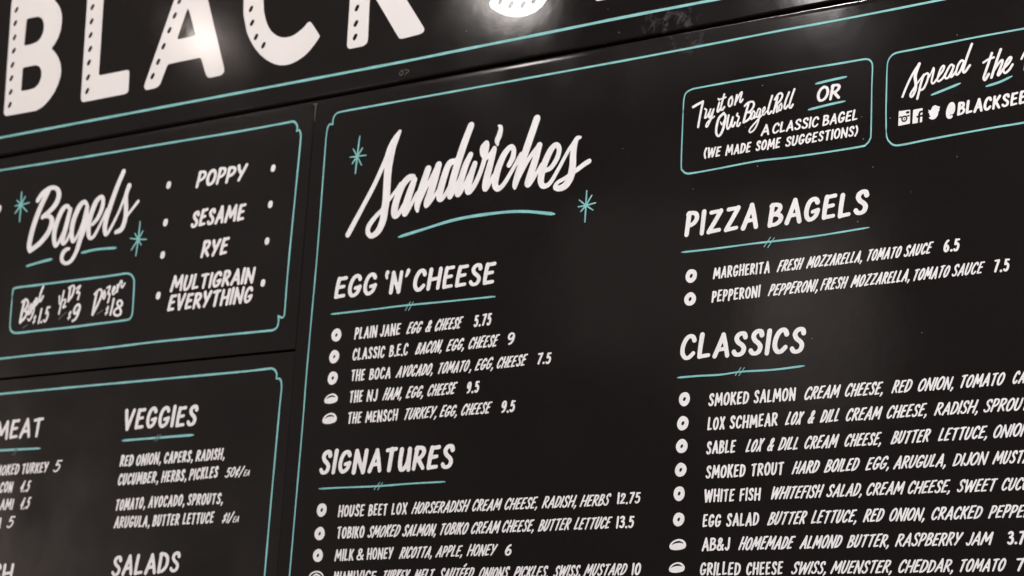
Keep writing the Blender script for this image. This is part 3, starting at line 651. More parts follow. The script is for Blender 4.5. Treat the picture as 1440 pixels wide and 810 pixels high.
 [('SWISS,', 0.5224, 2.02293, 0.5778, 2.02244, 0.01948), ('MUENSTER,', 0.58439, 2.02239, 0.67924, 2.0216, 0.01919), ('CHEDDAR,', 0.68901, 2.02153, 0.77056, 2.02092, 0.01885),
 ('TOMATO', 0.78022, 2.02085, 0.84716, 2.02039, 0.01855)],
 [('7', 0.86167, 2.0201, 0.8736, 2.02012, 0.01831)], None),
 ('F', None, [('SMOKED', -1.17968, 2.24319, -1.10412, 2.24357, 0.02133), ('TURKEY', -1.09666, 2.24361, -1.02614, 2.24396, 0.0211)], [],
 [('5', -1.01363, 2.24295, -0.99163, 2.24275, 0.02303)], None),
 ('F', None, [('BACON', -1.17688, 2.21064, -1.11531, 2.21031, 0.02196)], [], [('4.5', -1.09571, 2.20976, -1.06751, 2.20935, 0.02318)], None),
 ('F', None, [('SALAMI', -1.18174, 2.17741, -1.10785, 2.17783, 0.02143)], [], [('4.5', -1.09017, 2.17709, -1.06212, 2.17707, 0.02277)], None),
 ('F', None, [('HAM', -1.17574, 2.14353, -1.1365, 2.14371, 0.02136)], [], [('5', -1.1205, 2.14342, -1.09934, 2.14365, 0.02319)], None),
 ('F', None,
 [('RED', -0.84322, 2.24463, -0.80887, 2.24479, 0.02208), ('ONION,', -0.80253, 2.24482, -0.74134, 2.2451, 0.02191), ('CAPERS,', -0.73426, 2.24513, -0.66443, 2.24545, 0.02168),
 ('RADISH,', -0.65835, 2.24547, -0.58969, 2.24579, 0.02144)],
 [], [], None),
 ('F', None,
 [('CUCUMBER,', -0.8427, 2.21108, -0.74302, 2.21135, 0.02214), ('HERBS,', -0.73629, 2.21141, -0.67522, 2.21224, 0.02187), ('PICKLES', -0.66998, 2.21233, -0.60086, 2.21389, 0.02165)], [],
 [('50¢/', -0.58477, 2.21355, -0.53996, 2.21301, 0.0188), ('EA', -0.54238, 2.21418, -0.5284, 2.21416, 0.01179)], None),
 ('F', None,
 [('TOMATO,', -0.84121, 2.1652, -0.76843, 2.16687, 0.02176), ('AVOCADO,', -0.76168, 2.16698, -0.67382, 2.16791, 0.02149), ('SPROUTS,', -0.66774, 2.16793, -0.58389, 2.16769, 0.02121)], [],
 [], None),
 ('F', None,
 [('ARUGULA,', -0.84145, 2.1335, -0.75282, 2.13385, 0.02163), ('BUTTER', -0.74696, 2.13388, -0.68195, 2.1343, 0.02138), ('LETTUCE', -0.67452, 2.13436, -0.60031, 2.13502, 0.02114)], [],
 [('$1/', -0.58211, 2.13441, -0.55385, 2.13468, 0.0186), ('EA', -0.55729, 2.13486, -0.54298, 2.13491, 0.01106)], None)],
 'notes': [[('OR', 0.54051, 2.7294, 0.57998, 2.72968, 0.02651)],
 [('A', 0.44681, 2.68964, 0.46159, 2.68983, 0.01826), ('CLASSIC', 0.46658, 2.6899, 0.54577, 2.69095, 0.0181), ('BAGEL', 0.55122, 2.69103, 0.60879, 2.69179, 0.01787)],
 [('(WE', 0.348, 2.66712, 0.37895, 2.66679, 0.01754), ('MADE', 0.38608, 2.66672, 0.43167, 2.66643, 0.01741), ('SOME', 0.43891, 2.6664, 0.48225, 2.66637, 0.01726),
 ('SUGGESTIONS)', 0.48973, 2.6664, 0.61071, 2.66753, 0.017)]],
 'or_box': [(0.30732, 2.75007), (0.30775, 2.76968), (0.31111, 2.77973), (0.31991, 2.78391), (0.3323, 2.78494), (0.38531, 2.78575), (0.43731, 2.7861), (0.51372, 2.78654), (0.57599, 2.78613),
 (0.61351, 2.78627), (0.62284, 2.78543), (0.62911, 2.78062), (0.63154, 2.7713), (0.63119, 2.74332), (0.63159, 2.67148), (0.63004, 2.65962), (0.62447, 2.65272), (0.61475, 2.65032),
 (0.55652, 2.64929), (0.49335, 2.64953), (0.44272, 2.65086), (0.3653, 2.64752), (0.3305, 2.64654), (0.31902, 2.64733), (0.31186, 2.65251), (0.30828, 2.6651), (0.30732, 2.75007)],
 'or_lines': [[(0.53715, 2.75985), (0.56489, 2.76197), (0.59005, 2.76321)], [(0.52638, 2.72031), (0.56014, 2.72341), (0.58866, 2.72508)]],
 'pr_script': [[([(-1.14452, 2.58265), (-1.14788, 2.56546), (-1.15053, 2.54084)], [0.00329, 0.00327, 0.00326]),
 ([(-1.15188, 2.57945), (-1.1434, 2.58411), (-1.13656, 2.58055), (-1.13513, 2.57206), (-1.14231, 2.56145)], [0.00247, 0.00206, 0.00231, 0.00288, 0.00281]),
 ([(-1.14235, 2.56165), (-1.13551, 2.55812), (-1.13805, 2.54904), (-1.15019, 2.53888)], [0.00206, 0.00275, 0.00298, 0.00282]),
 ([(-1.12583, 2.57314), (-1.13029, 2.56579), (-1.13118, 2.55656), (-1.12755, 2.5543), (-1.12325, 2.56902), (-1.123, 2.55621)], [0.00242, 0.00246, 0.00227, 0.00241, 0.00202, 0.00238]),
 ([(-1.11671, 2.57849), (-1.12187, 2.56889), (-1.12095, 2.56338), (-1.11633, 2.57129), (-1.11739, 2.55493), (-1.12459, 2.54146), (-1.13051, 2.5445)],
 [0.00243, 0.00246, 0.00202, 0.00214, 0.00245, 0.00222, 0.00165]),
 ([(-1.11481, 2.56863), (-1.10978, 2.57901), (-1.11318, 2.5832), (-1.11627, 2.57419), (-1.11326, 2.56907), (-1.10673, 2.57524)], [0.00234, 0.00232, 0.00212, 0.00229, 0.00171, 0.00219]),
 ([(-1.09809, 2.60445), (-1.10332, 2.59041), (-1.10389, 2.57923), (-1.10029, 2.57696), (-1.0955, 2.58541)], [0.00276, 0.00275, 0.00254, 0.00247, 0.00272])],
 [([(-1.05022, 2.58111), (-1.04784, 2.56629)], [0.00208, 0.00207]), ([(-1.0398, 2.5905), (-1.0423, 2.57306), (-1.04632, 2.54698)], [0.00219, 0.00219, 0.00219]),
 ([(-1.03928, 2.5724), (-1.03343, 2.57376), (-1.03256, 2.56832), (-1.03704, 2.55839), (-1.03012, 2.55967)], [0.0017, 0.00151, 0.00219, 0.002, 0.00166]),
 ([(-1.02359, 2.59488), (-1.02424, 2.57903), (-1.02517, 2.56992)], [0.00274, 0.00274, 0.00276]),
 ([(-1.02734, 2.59525), (-1.01661, 2.599), (-1.01281, 2.59326), (-1.01573, 2.58013), (-1.02436, 2.56985)], [0.00227, 0.00191, 0.00268, 0.00277, 0.00268]),
 ([(-1.00715, 2.59233), (-0.99703, 2.59632), (-1.00406, 2.58438), (-0.99706, 2.58313), (-0.99934, 2.57094)], [0.00196, 0.00209, 0.00232, 0.00211, 0.00236])],
 [([(-0.95087, 2.58022), (-0.95357, 2.55905), (-0.95575, 2.53787)], [0.00309, 0.00309, 0.00308]),
 ([(-0.95623, 2.57637), (-0.9448, 2.58438), (-0.93794, 2.57993), (-0.93886, 2.56903), (-0.94641, 2.55271), (-0.9554, 2.53727)], [0.00264, 0.00225, 0.00257, 0.00292, 0.0029, 0.00289]),
 ([(-0.9313, 2.58023), (-0.93341, 2.57041), (-0.93025, 2.56481), (-0.92771, 2.57176), (-0.93104, 2.58021)], [0.00233, 0.00224, 0.00182, 0.00224, 0.00205]),
 ([(-0.92566, 2.58537), (-0.91751, 2.58741), (-0.92121, 2.57454), (-0.91604, 2.57253), (-0.91862, 2.55731)], [0.00183, 0.00203, 0.00222, 0.00219, 0.0023]),
 ([(-0.90873, 2.57655), (-0.90412, 2.58327), (-0.90751, 2.58549), (-0.9099, 2.57761), (-0.90689, 2.57109), (-0.90007, 2.57666)], [0.00227, 0.00229, 0.00219, 0.00223, 0.00162, 0.00213]),
 ([(-0.89876, 2.58841), (-0.89741, 2.57584)], [0.0022, 0.0022]),
 ([(-0.89691, 2.58107), (-0.89195, 2.59397), (-0.88788, 2.59395), (-0.88839, 2.58533), (-0.8845, 2.58306), (-0.88037, 2.58944)],
 [0.00231, 0.00226, 0.00202, 0.00208, 0.00199, 0.00227])]],
 'pr_under': [[(-1.14188, 2.52731), (-1.12888, 2.53314)], [(-1.04592, 2.53623), (-1.02669, 2.54872)], [(-0.94423, 2.53672), (-0.92934, 2.5442)]],
 'pr_words': [('$', -1.11587, 2.5325, -1.10671, 2.53219, 0.01833), ('1.5', -1.10122, 2.53176, -1.07064, 2.53196, 0.03236), ('$', -1.02209, 2.5321, -1.0117, 2.53209, 0.0181),
 ('9', -1.00891, 2.52639, -0.98853, 2.52591, 0.03683), ('$', -0.92354, 2.53229, -0.9138, 2.53232, 0.01854), ('18', -0.91094, 2.53041, -0.87843, 2.52433, 0.03425)],
 'price_box': [(-1.18133, 2.59164), (-1.18143, 2.60265), (-1.17609, 2.60962), (-1.12054, 2.60969), (-1.02424, 2.60897), (-0.94896, 2.60836), (-0.89964, 2.60846), (-0.87899, 2.60869),
 (-0.86659, 2.60486), (-0.85914, 2.59734), (-0.85619, 2.58826), (-0.85322, 2.55158), (-0.85262, 2.53004), (-0.8571, 2.52106), (-0.87435, 2.51883), (-0.95378, 2.51838),
 (-1.00981, 2.5178), (-1.10547, 2.51886), (-1.15419, 2.51913), (-1.16958, 2.52295), (-1.17748, 2.53341), (-1.17992, 2.56378), (-1.18133, 2.59164)],
 'sand_under': [(-0.2429, 2.60739), (-0.19339, 2.61474), (-0.12027, 2.62481), (-0.0384, 2.62594), (0.01597, 2.62193), (0.07599, 2.61043)],
 'sandwich_panel': [(-0.44143, 1.55), (1.75, 1.55), (1.75, 2.88205), (-0.4535, 2.88283)],
 'script_bagels': [([(-1.14184, 2.78165), (-1.12985, 2.79452), (-1.10987, 2.8023), (-1.09307, 2.79901), (-1.08458, 2.78655), (-1.08846, 2.77042), (-1.10245, 2.75668), (-1.12279, 2.74555)],
 [0.00544, 0.00558, 0.00463, 0.00439, 0.00622, 0.00666, 0.00561, 0.00489]),
 ([(-1.11515, 2.79867), (-1.133, 2.76388), (-1.14537, 2.72963), (-1.15103, 2.69467), (-1.14689, 2.68168)], [0.00658, 0.00679, 0.00677, 0.00659, 0.00551]),
 ([(-1.11874, 2.74674), (-1.10195, 2.74359), (-1.09503, 2.73096), (-1.10307, 2.71063), (-1.1229, 2.69277), (-1.14614, 2.68112)],
 [0.00375, 0.0043, 0.00651, 0.00655, 0.00586, 0.00511]),
 ([(-1.0502, 2.75283), (-1.0577, 2.75962), (-1.06966, 2.75397), (-1.08059, 2.73165), (-1.08494, 2.7086), (-1.08118, 2.68938), (-1.07451, 2.68396), (-1.06411, 2.69922),
 (-1.05486, 2.72164), (-1.04898, 2.74916)],
 [0.00369, 0.00425, 0.00612, 0.0063, 0.0061, 0.00508, 0.00418, 0.00402, 0.00404, 0.00439]),
 ([(-1.04831, 2.75096), (-1.05448, 2.71925), (-1.05943, 2.69402), (-1.05635, 2.68479), (-1.0483, 2.69045), (-1.0387, 2.71042)], [0.00548, 0.0062, 0.00591, 0.0034, 0.00359, 0.00292]),
 ([(-1.00349, 2.75546), (-1.01184, 2.76233), (-1.02349, 2.75552), (-1.03434, 2.73334), (-1.03772, 2.71031), (-1.03342, 2.69114), (-1.02812, 2.68776), (-1.01939, 2.69891),
 (-1.0102, 2.72119), (-1.00372, 2.75081)],
 [0.00359, 0.00444, 0.00643, 0.0064, 0.00598, 0.00501, 0.00412, 0.00361, 0.00363, 0.00434]),
 ([(-1.00267, 2.75022), (-1.00294, 2.71522), (-1.01203, 2.68831), (-1.01814, 2.66667), (-1.02878, 2.6497), (-1.04329, 2.64494), (-1.05501, 2.65245), (-1.05511, 2.66504),
 (-1.04758, 2.67193), (-1.03916, 2.67312)],
 [0.00526, 0.00644, 0.00615, 0.00542, 0.00471, 0.00362, 0.00449, 0.00548, 0.00438, 0.003]),
 ([(-0.98246, 2.7152), (-0.97015, 2.72702), (-0.96205, 2.74583), (-0.96233, 2.76216), (-0.9699, 2.76659), (-0.98107, 2.75744), (-0.99053, 2.7329), (-0.99265, 2.70986),
 (-0.98945, 2.69324), (-0.9829, 2.68741), (-0.9743, 2.6927), (-0.9618, 2.71329), (-0.94862, 2.73958)],
 [0.00409, 0.00496, 0.00536, 0.00468, 0.0046, 0.00628, 0.00631, 0.00589, 0.00494, 0.00331, 0.00383, 0.00338, 0.00321]),
 ([(-0.91559, 2.80989), (-0.92841, 2.78126), (-0.9414, 2.74336), (-0.94883, 2.71412), (-0.94761, 2.6978), (-0.94283, 2.6908), (-0.93225, 2.70298), (-0.91756, 2.72896)],
 [0.00554, 0.0059, 0.00625, 0.00616, 0.00532, 0.00378, 0.0035, 0.00335]),
 ([(-0.93225, 2.70298), (-0.91756, 2.72896), (-0.90392, 2.76198), (-0.89647, 2.77842)], [0.00317, 0.00318, 0.00354, 0.00496]),
 ([(-0.89664, 2.7796), (-0.90204, 2.76175), (-0.89859, 2.73824), (-0.89737, 2.71738), (-0.90365, 2.69742), (-0.91827, 2.69219)],
 [0.00566, 0.00533, 0.00548, 0.00572, 0.00564, 0.00409]),
 ([(-0.89737, 2.71738), (-0.884, 2.73075), (-0.86851, 2.74613)], [0.00336, 0.00319, 0.00352])],
 'script_roll': [([(0.38075, 2.73633), (0.37273, 2.72957), (0.36904, 2.71712), (0.36893, 2.7059), (0.37295, 2.70045), (0.37823, 2.70503), (0.38266, 2.71805), (0.38413, 2.7308), (0.38027, 2.73655)],
 [0.00213, 0.00215, 0.00208, 0.00194, 0.00184, 0.00214, 0.00209, 0.00197, 0.0018]),
 ([(0.37555, 2.72267), (0.37889, 2.7183), (0.38436, 2.72932)], [0.00098, 0.00116, 0.00118]),
 ([(0.38959, 2.73144), (0.38733, 2.71523), (0.38898, 2.70968), (0.39271, 2.71375), (0.39685, 2.72607)], [0.00176, 0.00172, 0.00151, 0.00181, 0.00179]),
 ([(0.39726, 2.72745), (0.3956, 2.71549), (0.39823, 2.71224), (0.4014, 2.71824)], [0.00165, 0.00159, 0.00163, 0.0017]),
 ([(0.40517, 2.73205), (0.40405, 2.72905), (0.40792, 2.72591), (0.40547, 2.71766), (0.40506, 2.7127), (0.4079, 2.71187), (0.41051, 2.71622)],
 [0.00158, 0.00138, 0.00147, 0.00155, 0.00139, 0.00155, 0.00159]),
 ([(0.42359, 2.7444), (0.41955, 2.72995), (0.41622, 2.71683)], [0.00198, 0.00197, 0.00197]),
 ([(0.41746, 2.74288), (0.42317, 2.74705), (0.4312, 2.74743), (0.4333, 2.74153), (0.42868, 2.73348), (0.42319, 2.73156)], [0.00188, 0.0018, 0.00156, 0.00184, 0.0019, 0.0018]),
 ([(0.42319, 2.73156), (0.4282, 2.73012), (0.42916, 2.72569), (0.42431, 2.71953), (0.41671, 2.71633)], [0.00159, 0.00156, 0.00188, 0.00187, 0.00181]),
 ([(0.43547, 2.72977), (0.4326, 2.73205), (0.42978, 2.7256), (0.42925, 2.71967), (0.43199, 2.72056), (0.43555, 2.72761)], [0.00103, 0.00125, 0.00124, 0.0011, 0.00127, 0.00126]),
 ([(0.43599, 2.72826), (0.43446, 2.72035), (0.43804, 2.72325)], [0.00123, 0.0011, 0.00125]),
 ([(0.44502, 2.73336), (0.44175, 2.73442), (0.43896, 2.72711), (0.43918, 2.72166), (0.44191, 2.72269), (0.44538, 2.73188)], [0.0011, 0.00131, 0.00128, 0.00111, 0.00131, 0.0013]),
 ([(0.44538, 2.73188), (0.4422, 2.71524), (0.43654, 2.70323), (0.4298, 2.69849), (0.42694, 2.7006), (0.42906, 2.70543), (0.43691, 2.71315), (0.44727, 2.72305)],
 [0.00138, 0.00139, 0.00142, 0.00132, 0.00131, 0.00142, 0.00141, 0.00141]),
 ([(0.44941, 2.72701), (0.45289, 2.73221), (0.45198, 2.73576), (0.44934, 2.73273), (0.44885, 2.72567), (0.45108, 2.72349), (0.45549, 2.72826)],
 [0.00126, 0.00124, 0.00108, 0.00124, 0.00114, 0.0012, 0.00126]),
 ([(0.46453, 2.75186), (0.4599, 2.73687), (0.458, 2.72675), (0.46026, 2.72358), (0.46394, 2.72702)], [0.00175, 0.00174, 0.00167, 0.00159, 0.00177]),
 ([(0.47381, 2.74832), (0.47065, 2.73528), (0.4674, 2.72438)], [0.00183, 0.00184, 0.00184]),
 ([(0.46935, 2.74543), (0.47517, 2.75282), (0.48016, 2.75363), (0.48199, 2.74922), (0.47861, 2.7422), (0.47359, 2.73797)], [0.00178, 0.00176, 0.00146, 0.0017, 0.00177, 0.00176]),
 ([(0.47361, 2.7374), (0.47356, 2.73058), (0.47287, 2.72472), (0.47541, 2.72577)], [0.00137, 0.00139, 0.00128, 0.00139]),
 ([(0.48076, 2.73733), (0.47753, 2.73426), (0.47699, 2.72837), (0.47964, 2.72642), (0.48189, 2.73148), (0.48076, 2.73733)], [0.00135, 0.00134, 0.00121, 0.00132, 0.00129, 0.00122]),
 ([(0.49338, 2.75319), (0.48795, 2.7398), (0.48617, 2.73042), (0.48823, 2.72799), (0.49186, 2.73213)], [0.00175, 0.00174, 0.00165, 0.00166, 0.00176]),
 ([(0.50232, 2.75679), (0.49642, 2.73995), (0.49448, 2.73061), (0.49729, 2.72807), (0.50045, 2.73256)], [0.00174, 0.00173, 0.00163, 0.00166, 0.00176])],
 'script_sand': [([(-0.35333, 2.62436), (-0.34344, 2.64098), (-0.32605, 2.66977), (-0.3038, 2.70732), (-0.28446, 2.74722), (-0.27521, 2.77149), (-0.26458, 2.78625)],
 [0.00544, 0.00543, 0.00494, 0.00478, 0.00478, 0.00527, 0.00622]),
 ([(-0.25708, 2.79645), (-0.26483, 2.78399), (-0.27132, 2.76803), (-0.2749, 2.74595), (-0.27637, 2.72923), (-0.2759, 2.70381), (-0.27528, 2.67845), (-0.27668, 2.65972),
 (-0.27912, 2.639), (-0.28726, 2.62324), (-0.30045, 2.61618), (-0.30951, 2.62323), (-0.30822, 2.63505), (-0.29556, 2.64934), (-0.28133, 2.66153), (-0.2675, 2.67751),
 (-0.25362, 2.69256), (-0.24691, 2.7023)],
 [0.00362, 0.00692, 0.00816, 0.00851, 0.00819, 0.00795, 0.008, 0.00793, 0.00743, 0.00664, 0.00474, 0.00472, 0.00522, 0.00459, 0.0038, 0.0035, 0.00335, 0.0029]),
 ([(-0.22004, 2.71123), (-0.2298, 2.70996), (-0.24034, 2.70059), (-0.24868, 2.68401), (-0.25447, 2.66461), (-0.25467, 2.65083), (-0.2511, 2.6454), (-0.244, 2.65082),
 (-0.2291, 2.67496), (-0.21851, 2.70286)],
 [0.00454, 0.00622, 0.00674, 0.00711, 0.00733, 0.00687, 0.00486, 0.00445, 0.00385, 0.00385]),
 ([(-0.21721, 2.70521), (-0.22441, 2.68478), (-0.23083, 2.66427), (-0.23302, 2.65203), (-0.23036, 2.64796), (-0.22029, 2.66175), (-0.20933, 2.68041)],
 [0.00577, 0.00736, 0.00749, 0.00643, 0.00517, 0.00382, 0.00351]),
 ([(-0.18949, 2.72046), (-0.19689, 2.69762), (-0.20331, 2.67717), (-0.2069, 2.6589), (-0.20536, 2.64875)], [0.00667, 0.0073, 0.00727, 0.00619, 0.00296]),
 ([(-0.20526, 2.65745), (-0.19228, 2.68492), (-0.1797, 2.70668), (-0.17057, 2.72174)], [0.00318, 0.0035, 0.00365, 0.00475]),
 ([(-0.16785, 2.72476), (-0.17395, 2.70095), (-0.18077, 2.67689), (-0.18652, 2.66266), (-0.18665, 2.65584), (-0.17737, 2.66404), (-0.16537, 2.67996)],
 [0.0066, 0.00755, 0.00757, 0.00661, 0.00397, 0.00341, 0.00281]),
 ([(-0.13392, 2.72752), (-0.14546, 2.72406), (-0.15345, 2.70493), (-0.15958, 2.68172), (-0.16092, 2.66824), (-0.15683, 2.66402), (-0.14873, 2.67132), (-0.13595, 2.6945),
 (-0.12825, 2.71832)],
 [0.00498, 0.00623, 0.0069, 0.00714, 0.00642, 0.00488, 0.0039, 0.00344, 0.00343]),
 ([(-0.10548, 2.78533), (-0.1183, 2.75219), (-0.13044, 2.71277), (-0.13755, 2.68392), (-0.13958, 2.6681), (-0.13551, 2.66883), (-0.12287, 2.69321)],
 [0.00673, 0.00734, 0.00746, 0.00709, 0.00553, 0.00404, 0.00312]),
 ([(-0.10208, 2.73383), (-0.11088, 2.71641), (-0.11895, 2.69023), (-0.12359, 2.6723), (-0.12006, 2.66878), (-0.11154, 2.68066), (-0.09958, 2.70381)],
 [0.0053, 0.00653, 0.0068, 0.00631, 0.005, 0.00372, 0.0031]),
 ([(-0.09191, 2.71701), (-0.09832, 2.69748), (-0.1028, 2.67587), (-0.09894, 2.66986), (-0.08855, 2.68146), (-0.07781, 2.70468), (-0.07113, 2.72968), (-0.07014, 2.74622)],
 [0.00524, 0.00644, 0.00654, 0.00527, 0.00492, 0.0046, 0.00484, 0.00565]),
 ([(-0.07123, 2.74884), (-0.07772, 2.74292), (-0.0771, 2.73171), (-0.06926, 2.7245), (-0.06035, 2.73069), (-0.05375, 2.73842)], [0.00604, 0.00555, 0.0045, 0.00397, 0.0039, 0.00456]),
 ([(-0.07394, 2.73746), (-0.06941, 2.74426)], [0.00493, 0.00493]),
 ([(-0.05389, 2.7366), (-0.06022, 2.71099), (-0.06613, 2.68562), (-0.0672, 2.67204), (-0.0623, 2.67387), (-0.05222, 2.69192)], [0.00516, 0.00651, 0.00677, 0.00572, 0.00424, 0.00305]),
 ([(-0.04892, 2.77789), (-0.04352, 2.77341), (-0.04526, 2.76068), (-0.0489, 2.75194), (-0.04739, 2.74371)], [0.00119, 0.0039, 0.00546, 0.00508, 0.00196]),
 ([(-0.02151, 2.7059), (-0.01499, 2.71762), (-0.01432, 2.73122), (-0.02099, 2.73642), (-0.03262, 2.72573), (-0.04281, 2.7038), (-0.0475, 2.68325), (-0.04603, 2.67183),
 (-0.03951, 2.66736), (-0.02936, 2.67461), (-0.01523, 2.69472), (0.00122, 2.72118)],
 [0.00484, 0.00525, 0.00457, 0.00488, 0.00608, 0.00668, 0.0068, 0.00572, 0.00467, 0.00432, 0.00391, 0.00391]),
 ([(0.0284, 2.77823), (0.01595, 2.74199), (0.00609, 2.71286), (-0.00211, 2.68634), (-0.00662, 2.67114), (-0.00678, 2.66389)], [0.00688, 0.00703, 0.00702, 0.00686, 0.00561, 0.00259]),
 ([(-0.00418, 2.67447), (0.0062, 2.69255), (0.01881, 2.71274), (0.03318, 2.72781), (0.03783, 2.73143)], [0.0036, 0.00359, 0.00387, 0.0047, 0.00492]),
 ([(0.03684, 2.73156), (0.02988, 2.70557), (0.02189, 2.68047), (0.01811, 2.66887), (0.02276, 2.66864), (0.03489, 2.68483), (0.04369, 2.69854)],
 [0.00561, 0.00679, 0.0071, 0.00589, 0.00436, 0.0034, 0.00296]),
 ([(0.05288, 2.68709), (0.06306, 2.69058), (0.07378, 2.70577), (0.07634, 2.72072), (0.06947, 2.72794), (0.05962, 2.71974), (0.04869, 2.69704), (0.04394, 2.67559), (0.04618, 2.66388),
 (0.0534, 2.66021), (0.06345, 2.6653), (0.07785, 2.68684), (0.09395, 2.71352), (0.1066, 2.72982)],
 [0.00374, 0.00432, 0.0047, 0.00457, 0.00451, 0.00591, 0.00648, 0.00643, 0.00521, 0.00437, 0.00405, 0.00351, 0.00336, 0.00349]),
 ([(0.11645, 2.73409), (0.10983, 2.73273), (0.10597, 2.72269), (0.10436, 2.70576), (0.10472, 2.68812), (0.10173, 2.6694), (0.09301, 2.65655), (0.08116, 2.65291), (0.07309, 2.65595),
 (0.07702, 2.66299), (0.09375, 2.66982), (0.1136, 2.68003), (0.12714, 2.68756), (0.13599, 2.69139)],
 [0.00258, 0.00434, 0.00544, 0.006, 0.00645, 0.00693, 0.00634, 0.00515, 0.0041, 0.00335, 0.00351, 0.00409, 0.00434, 0.00428])],
 'script_spread': [([(0.68103, 2.71778), (0.68574, 2.72942), (0.69253, 2.74348), (0.70004, 2.75604), (0.70734, 2.7652)], [0.00176, 0.00177, 0.00178, 0.00179, 0.0018]),
 ([(0.70679, 2.7646), (0.70301, 2.75557), (0.70065, 2.74633), (0.70185, 2.73517), (0.70133, 2.72566), (0.69728, 2.71697), (0.6942, 2.7158), (0.69383, 2.72023), (0.69917, 2.72846),
 (0.70672, 2.73825), (0.71331, 2.74599)],
 [0.00242, 0.00262, 0.00263, 0.00238, 0.00216, 0.00201, 0.0015, 0.00165, 0.00145, 0.00123, 0.00112]),
 ([(0.71428, 2.74666), (0.70989, 2.73393), (0.7073, 2.72202), (0.70456, 2.71123)], [0.00185, 0.00184, 0.00183, 0.00183]),
 ([(0.71223, 2.74383), (0.71846, 2.74792), (0.72159, 2.74551), (0.71939, 2.73546), (0.71424, 2.7256), (0.70909, 2.72379)], [0.00177, 0.00169, 0.00163, 0.00174, 0.00178, 0.00172]),
 ([(0.72277, 2.74149), (0.72938, 2.75522)], [0.0011, 0.0011]),
 ([(0.72939, 2.75481), (0.73001, 2.75129), (0.72793, 2.74205), (0.72667, 2.73406), (0.72896, 2.73098), (0.73308, 2.73443), (0.73811, 2.74114)],
 [0.0015, 0.00157, 0.00159, 0.00152, 0.00154, 0.00166, 0.00166]),
 ([(0.73743, 2.74057), (0.74289, 2.74652), (0.74612, 2.75311), (0.74427, 2.75558), (0.74032, 2.75103), (0.73634, 2.73937), (0.73572, 2.73429), (0.73894, 2.73311), (0.74443, 2.73702),
 (0.74931, 2.74415)],
 [0.00166, 0.00165, 0.00157, 0.00162, 0.00164, 0.00161, 0.00144, 0.0016, 0.00166, 0.00165]),
 ([(0.76053, 2.7519), (0.75799, 2.7553), (0.75416, 2.75291), (0.74877, 2.74287), (0.74746, 2.7379), (0.74999, 2.73547), (0.7541, 2.73795), (0.75948, 2.74798), (0.76107, 2.7529)],
 [0.00149, 0.00158, 0.00176, 0.00174, 0.00159, 0.00163, 0.00176, 0.00173, 0.00171]),
 ([(0.76107, 2.75249), (0.75711, 2.74047), (0.75576, 2.73797), (0.75826, 2.73689), (0.76396, 2.7432)], [0.00171, 0.00172, 0.00155, 0.00175, 0.00176]),
 ([(0.77587, 2.75801), (0.77269, 2.75906), (0.76795, 2.75343), (0.76479, 2.74334), (0.7647, 2.73955), (0.76719, 2.73889), (0.77192, 2.74465), (0.77658, 2.75613)],
 [0.00154, 0.00174, 0.00174, 0.00169, 0.0015, 0.00175, 0.00173, 0.00172]),
 ([(0.78859, 2.78176), (0.78156, 2.76347), (0.77629, 2.74667), (0.77567, 2.74189), (0.77856, 2.74089), (0.78584, 2.74962)], [0.00193, 0.00192, 0.0019, 0.00171, 0.00196, 0.00197])],
 'script_the': [([(0.81943, 2.76272), (0.81417, 2.74738), (0.80917, 2.73336), (0.80734, 2.72719), (0.80967, 2.72414), (0.81501, 2.73177)], [0.002, 0.002, 0.00199, 0.00188, 0.00204, 0.00204]),
 ([(0.80668, 2.75061), (0.8141, 2.75414), (0.82247, 2.75589)], [0.00171, 0.00169, 0.00166]),
 ([(0.8329, 2.76631), (0.82764, 2.75195), (0.82266, 2.73661), (0.81925, 2.726)], [0.0021, 0.00209, 0.00209, 0.00208]),
 ([(0.82174, 2.73407), (0.82905, 2.74473), (0.83466, 2.74974), (0.83576, 2.74661), (0.83115, 2.73526), (0.82879, 2.7292), (0.83081, 2.72821), (0.83652, 2.73602)],
 [0.00182, 0.00183, 0.00178, 0.00175, 0.00178, 0.0017, 0.00183, 0.00182]),
 ([(0.83918, 2.73801), (0.84517, 2.74376), (0.849, 2.75024), (0.84658, 2.75198), (0.8414, 2.7457), (0.83746, 2.7356), (0.83817, 2.73067), (0.84126, 2.72991), (0.84658, 2.73416),
 (0.85094, 2.74055)],
 [0.00182, 0.00182, 0.00172, 0.00182, 0.0018, 0.00174, 0.00155, 0.00179, 0.00182, 0.00181])],
 'script_try': [([(0.3252, 2.75465), (0.33304, 2.75787), (0.34246, 2.76083)], [0.00217, 0.00215, 0.00213]), ([(0.3425, 2.7601), (0.33892, 2.74172), (0.33581, 2.7204)], [0.00191, 0.0019, 0.00189]),
 ([(0.34622, 2.74864), (0.34953, 2.74597), (0.34852, 2.74032), (0.34724, 2.73398), (0.35008, 2.73429), (0.35481, 2.74157)], [0.00123, 0.00136, 0.00148, 0.00136, 0.00151, 0.00152]),
 ([(0.35664, 2.74638), (0.35428, 2.73585), (0.35647, 2.73308), (0.36252, 2.7458)], [0.00148, 0.00143, 0.00151, 0.00151]),
 ([(0.36252, 2.7458), (0.35847, 2.73091), (0.35207, 2.71881), (0.34991, 2.721), (0.3536, 2.72683), (0.36404, 2.73342)], [0.00138, 0.00139, 0.0014, 0.00137, 0.00139, 0.00136]),
 ([(0.37205, 2.75496), (0.36899, 2.74239), (0.37112, 2.74063), (0.3751, 2.74655)], [0.00158, 0.00154, 0.00158, 0.00162]), ([(0.36986, 2.76152), (0.37138, 2.75926)], [0.00135, 0.00135]),
 ([(0.38016, 2.76722), (0.37573, 2.75007), (0.37508, 2.74366), (0.37781, 2.74225), (0.3814, 2.74634)], [0.00169, 0.00168, 0.00154, 0.00164, 0.00172]),
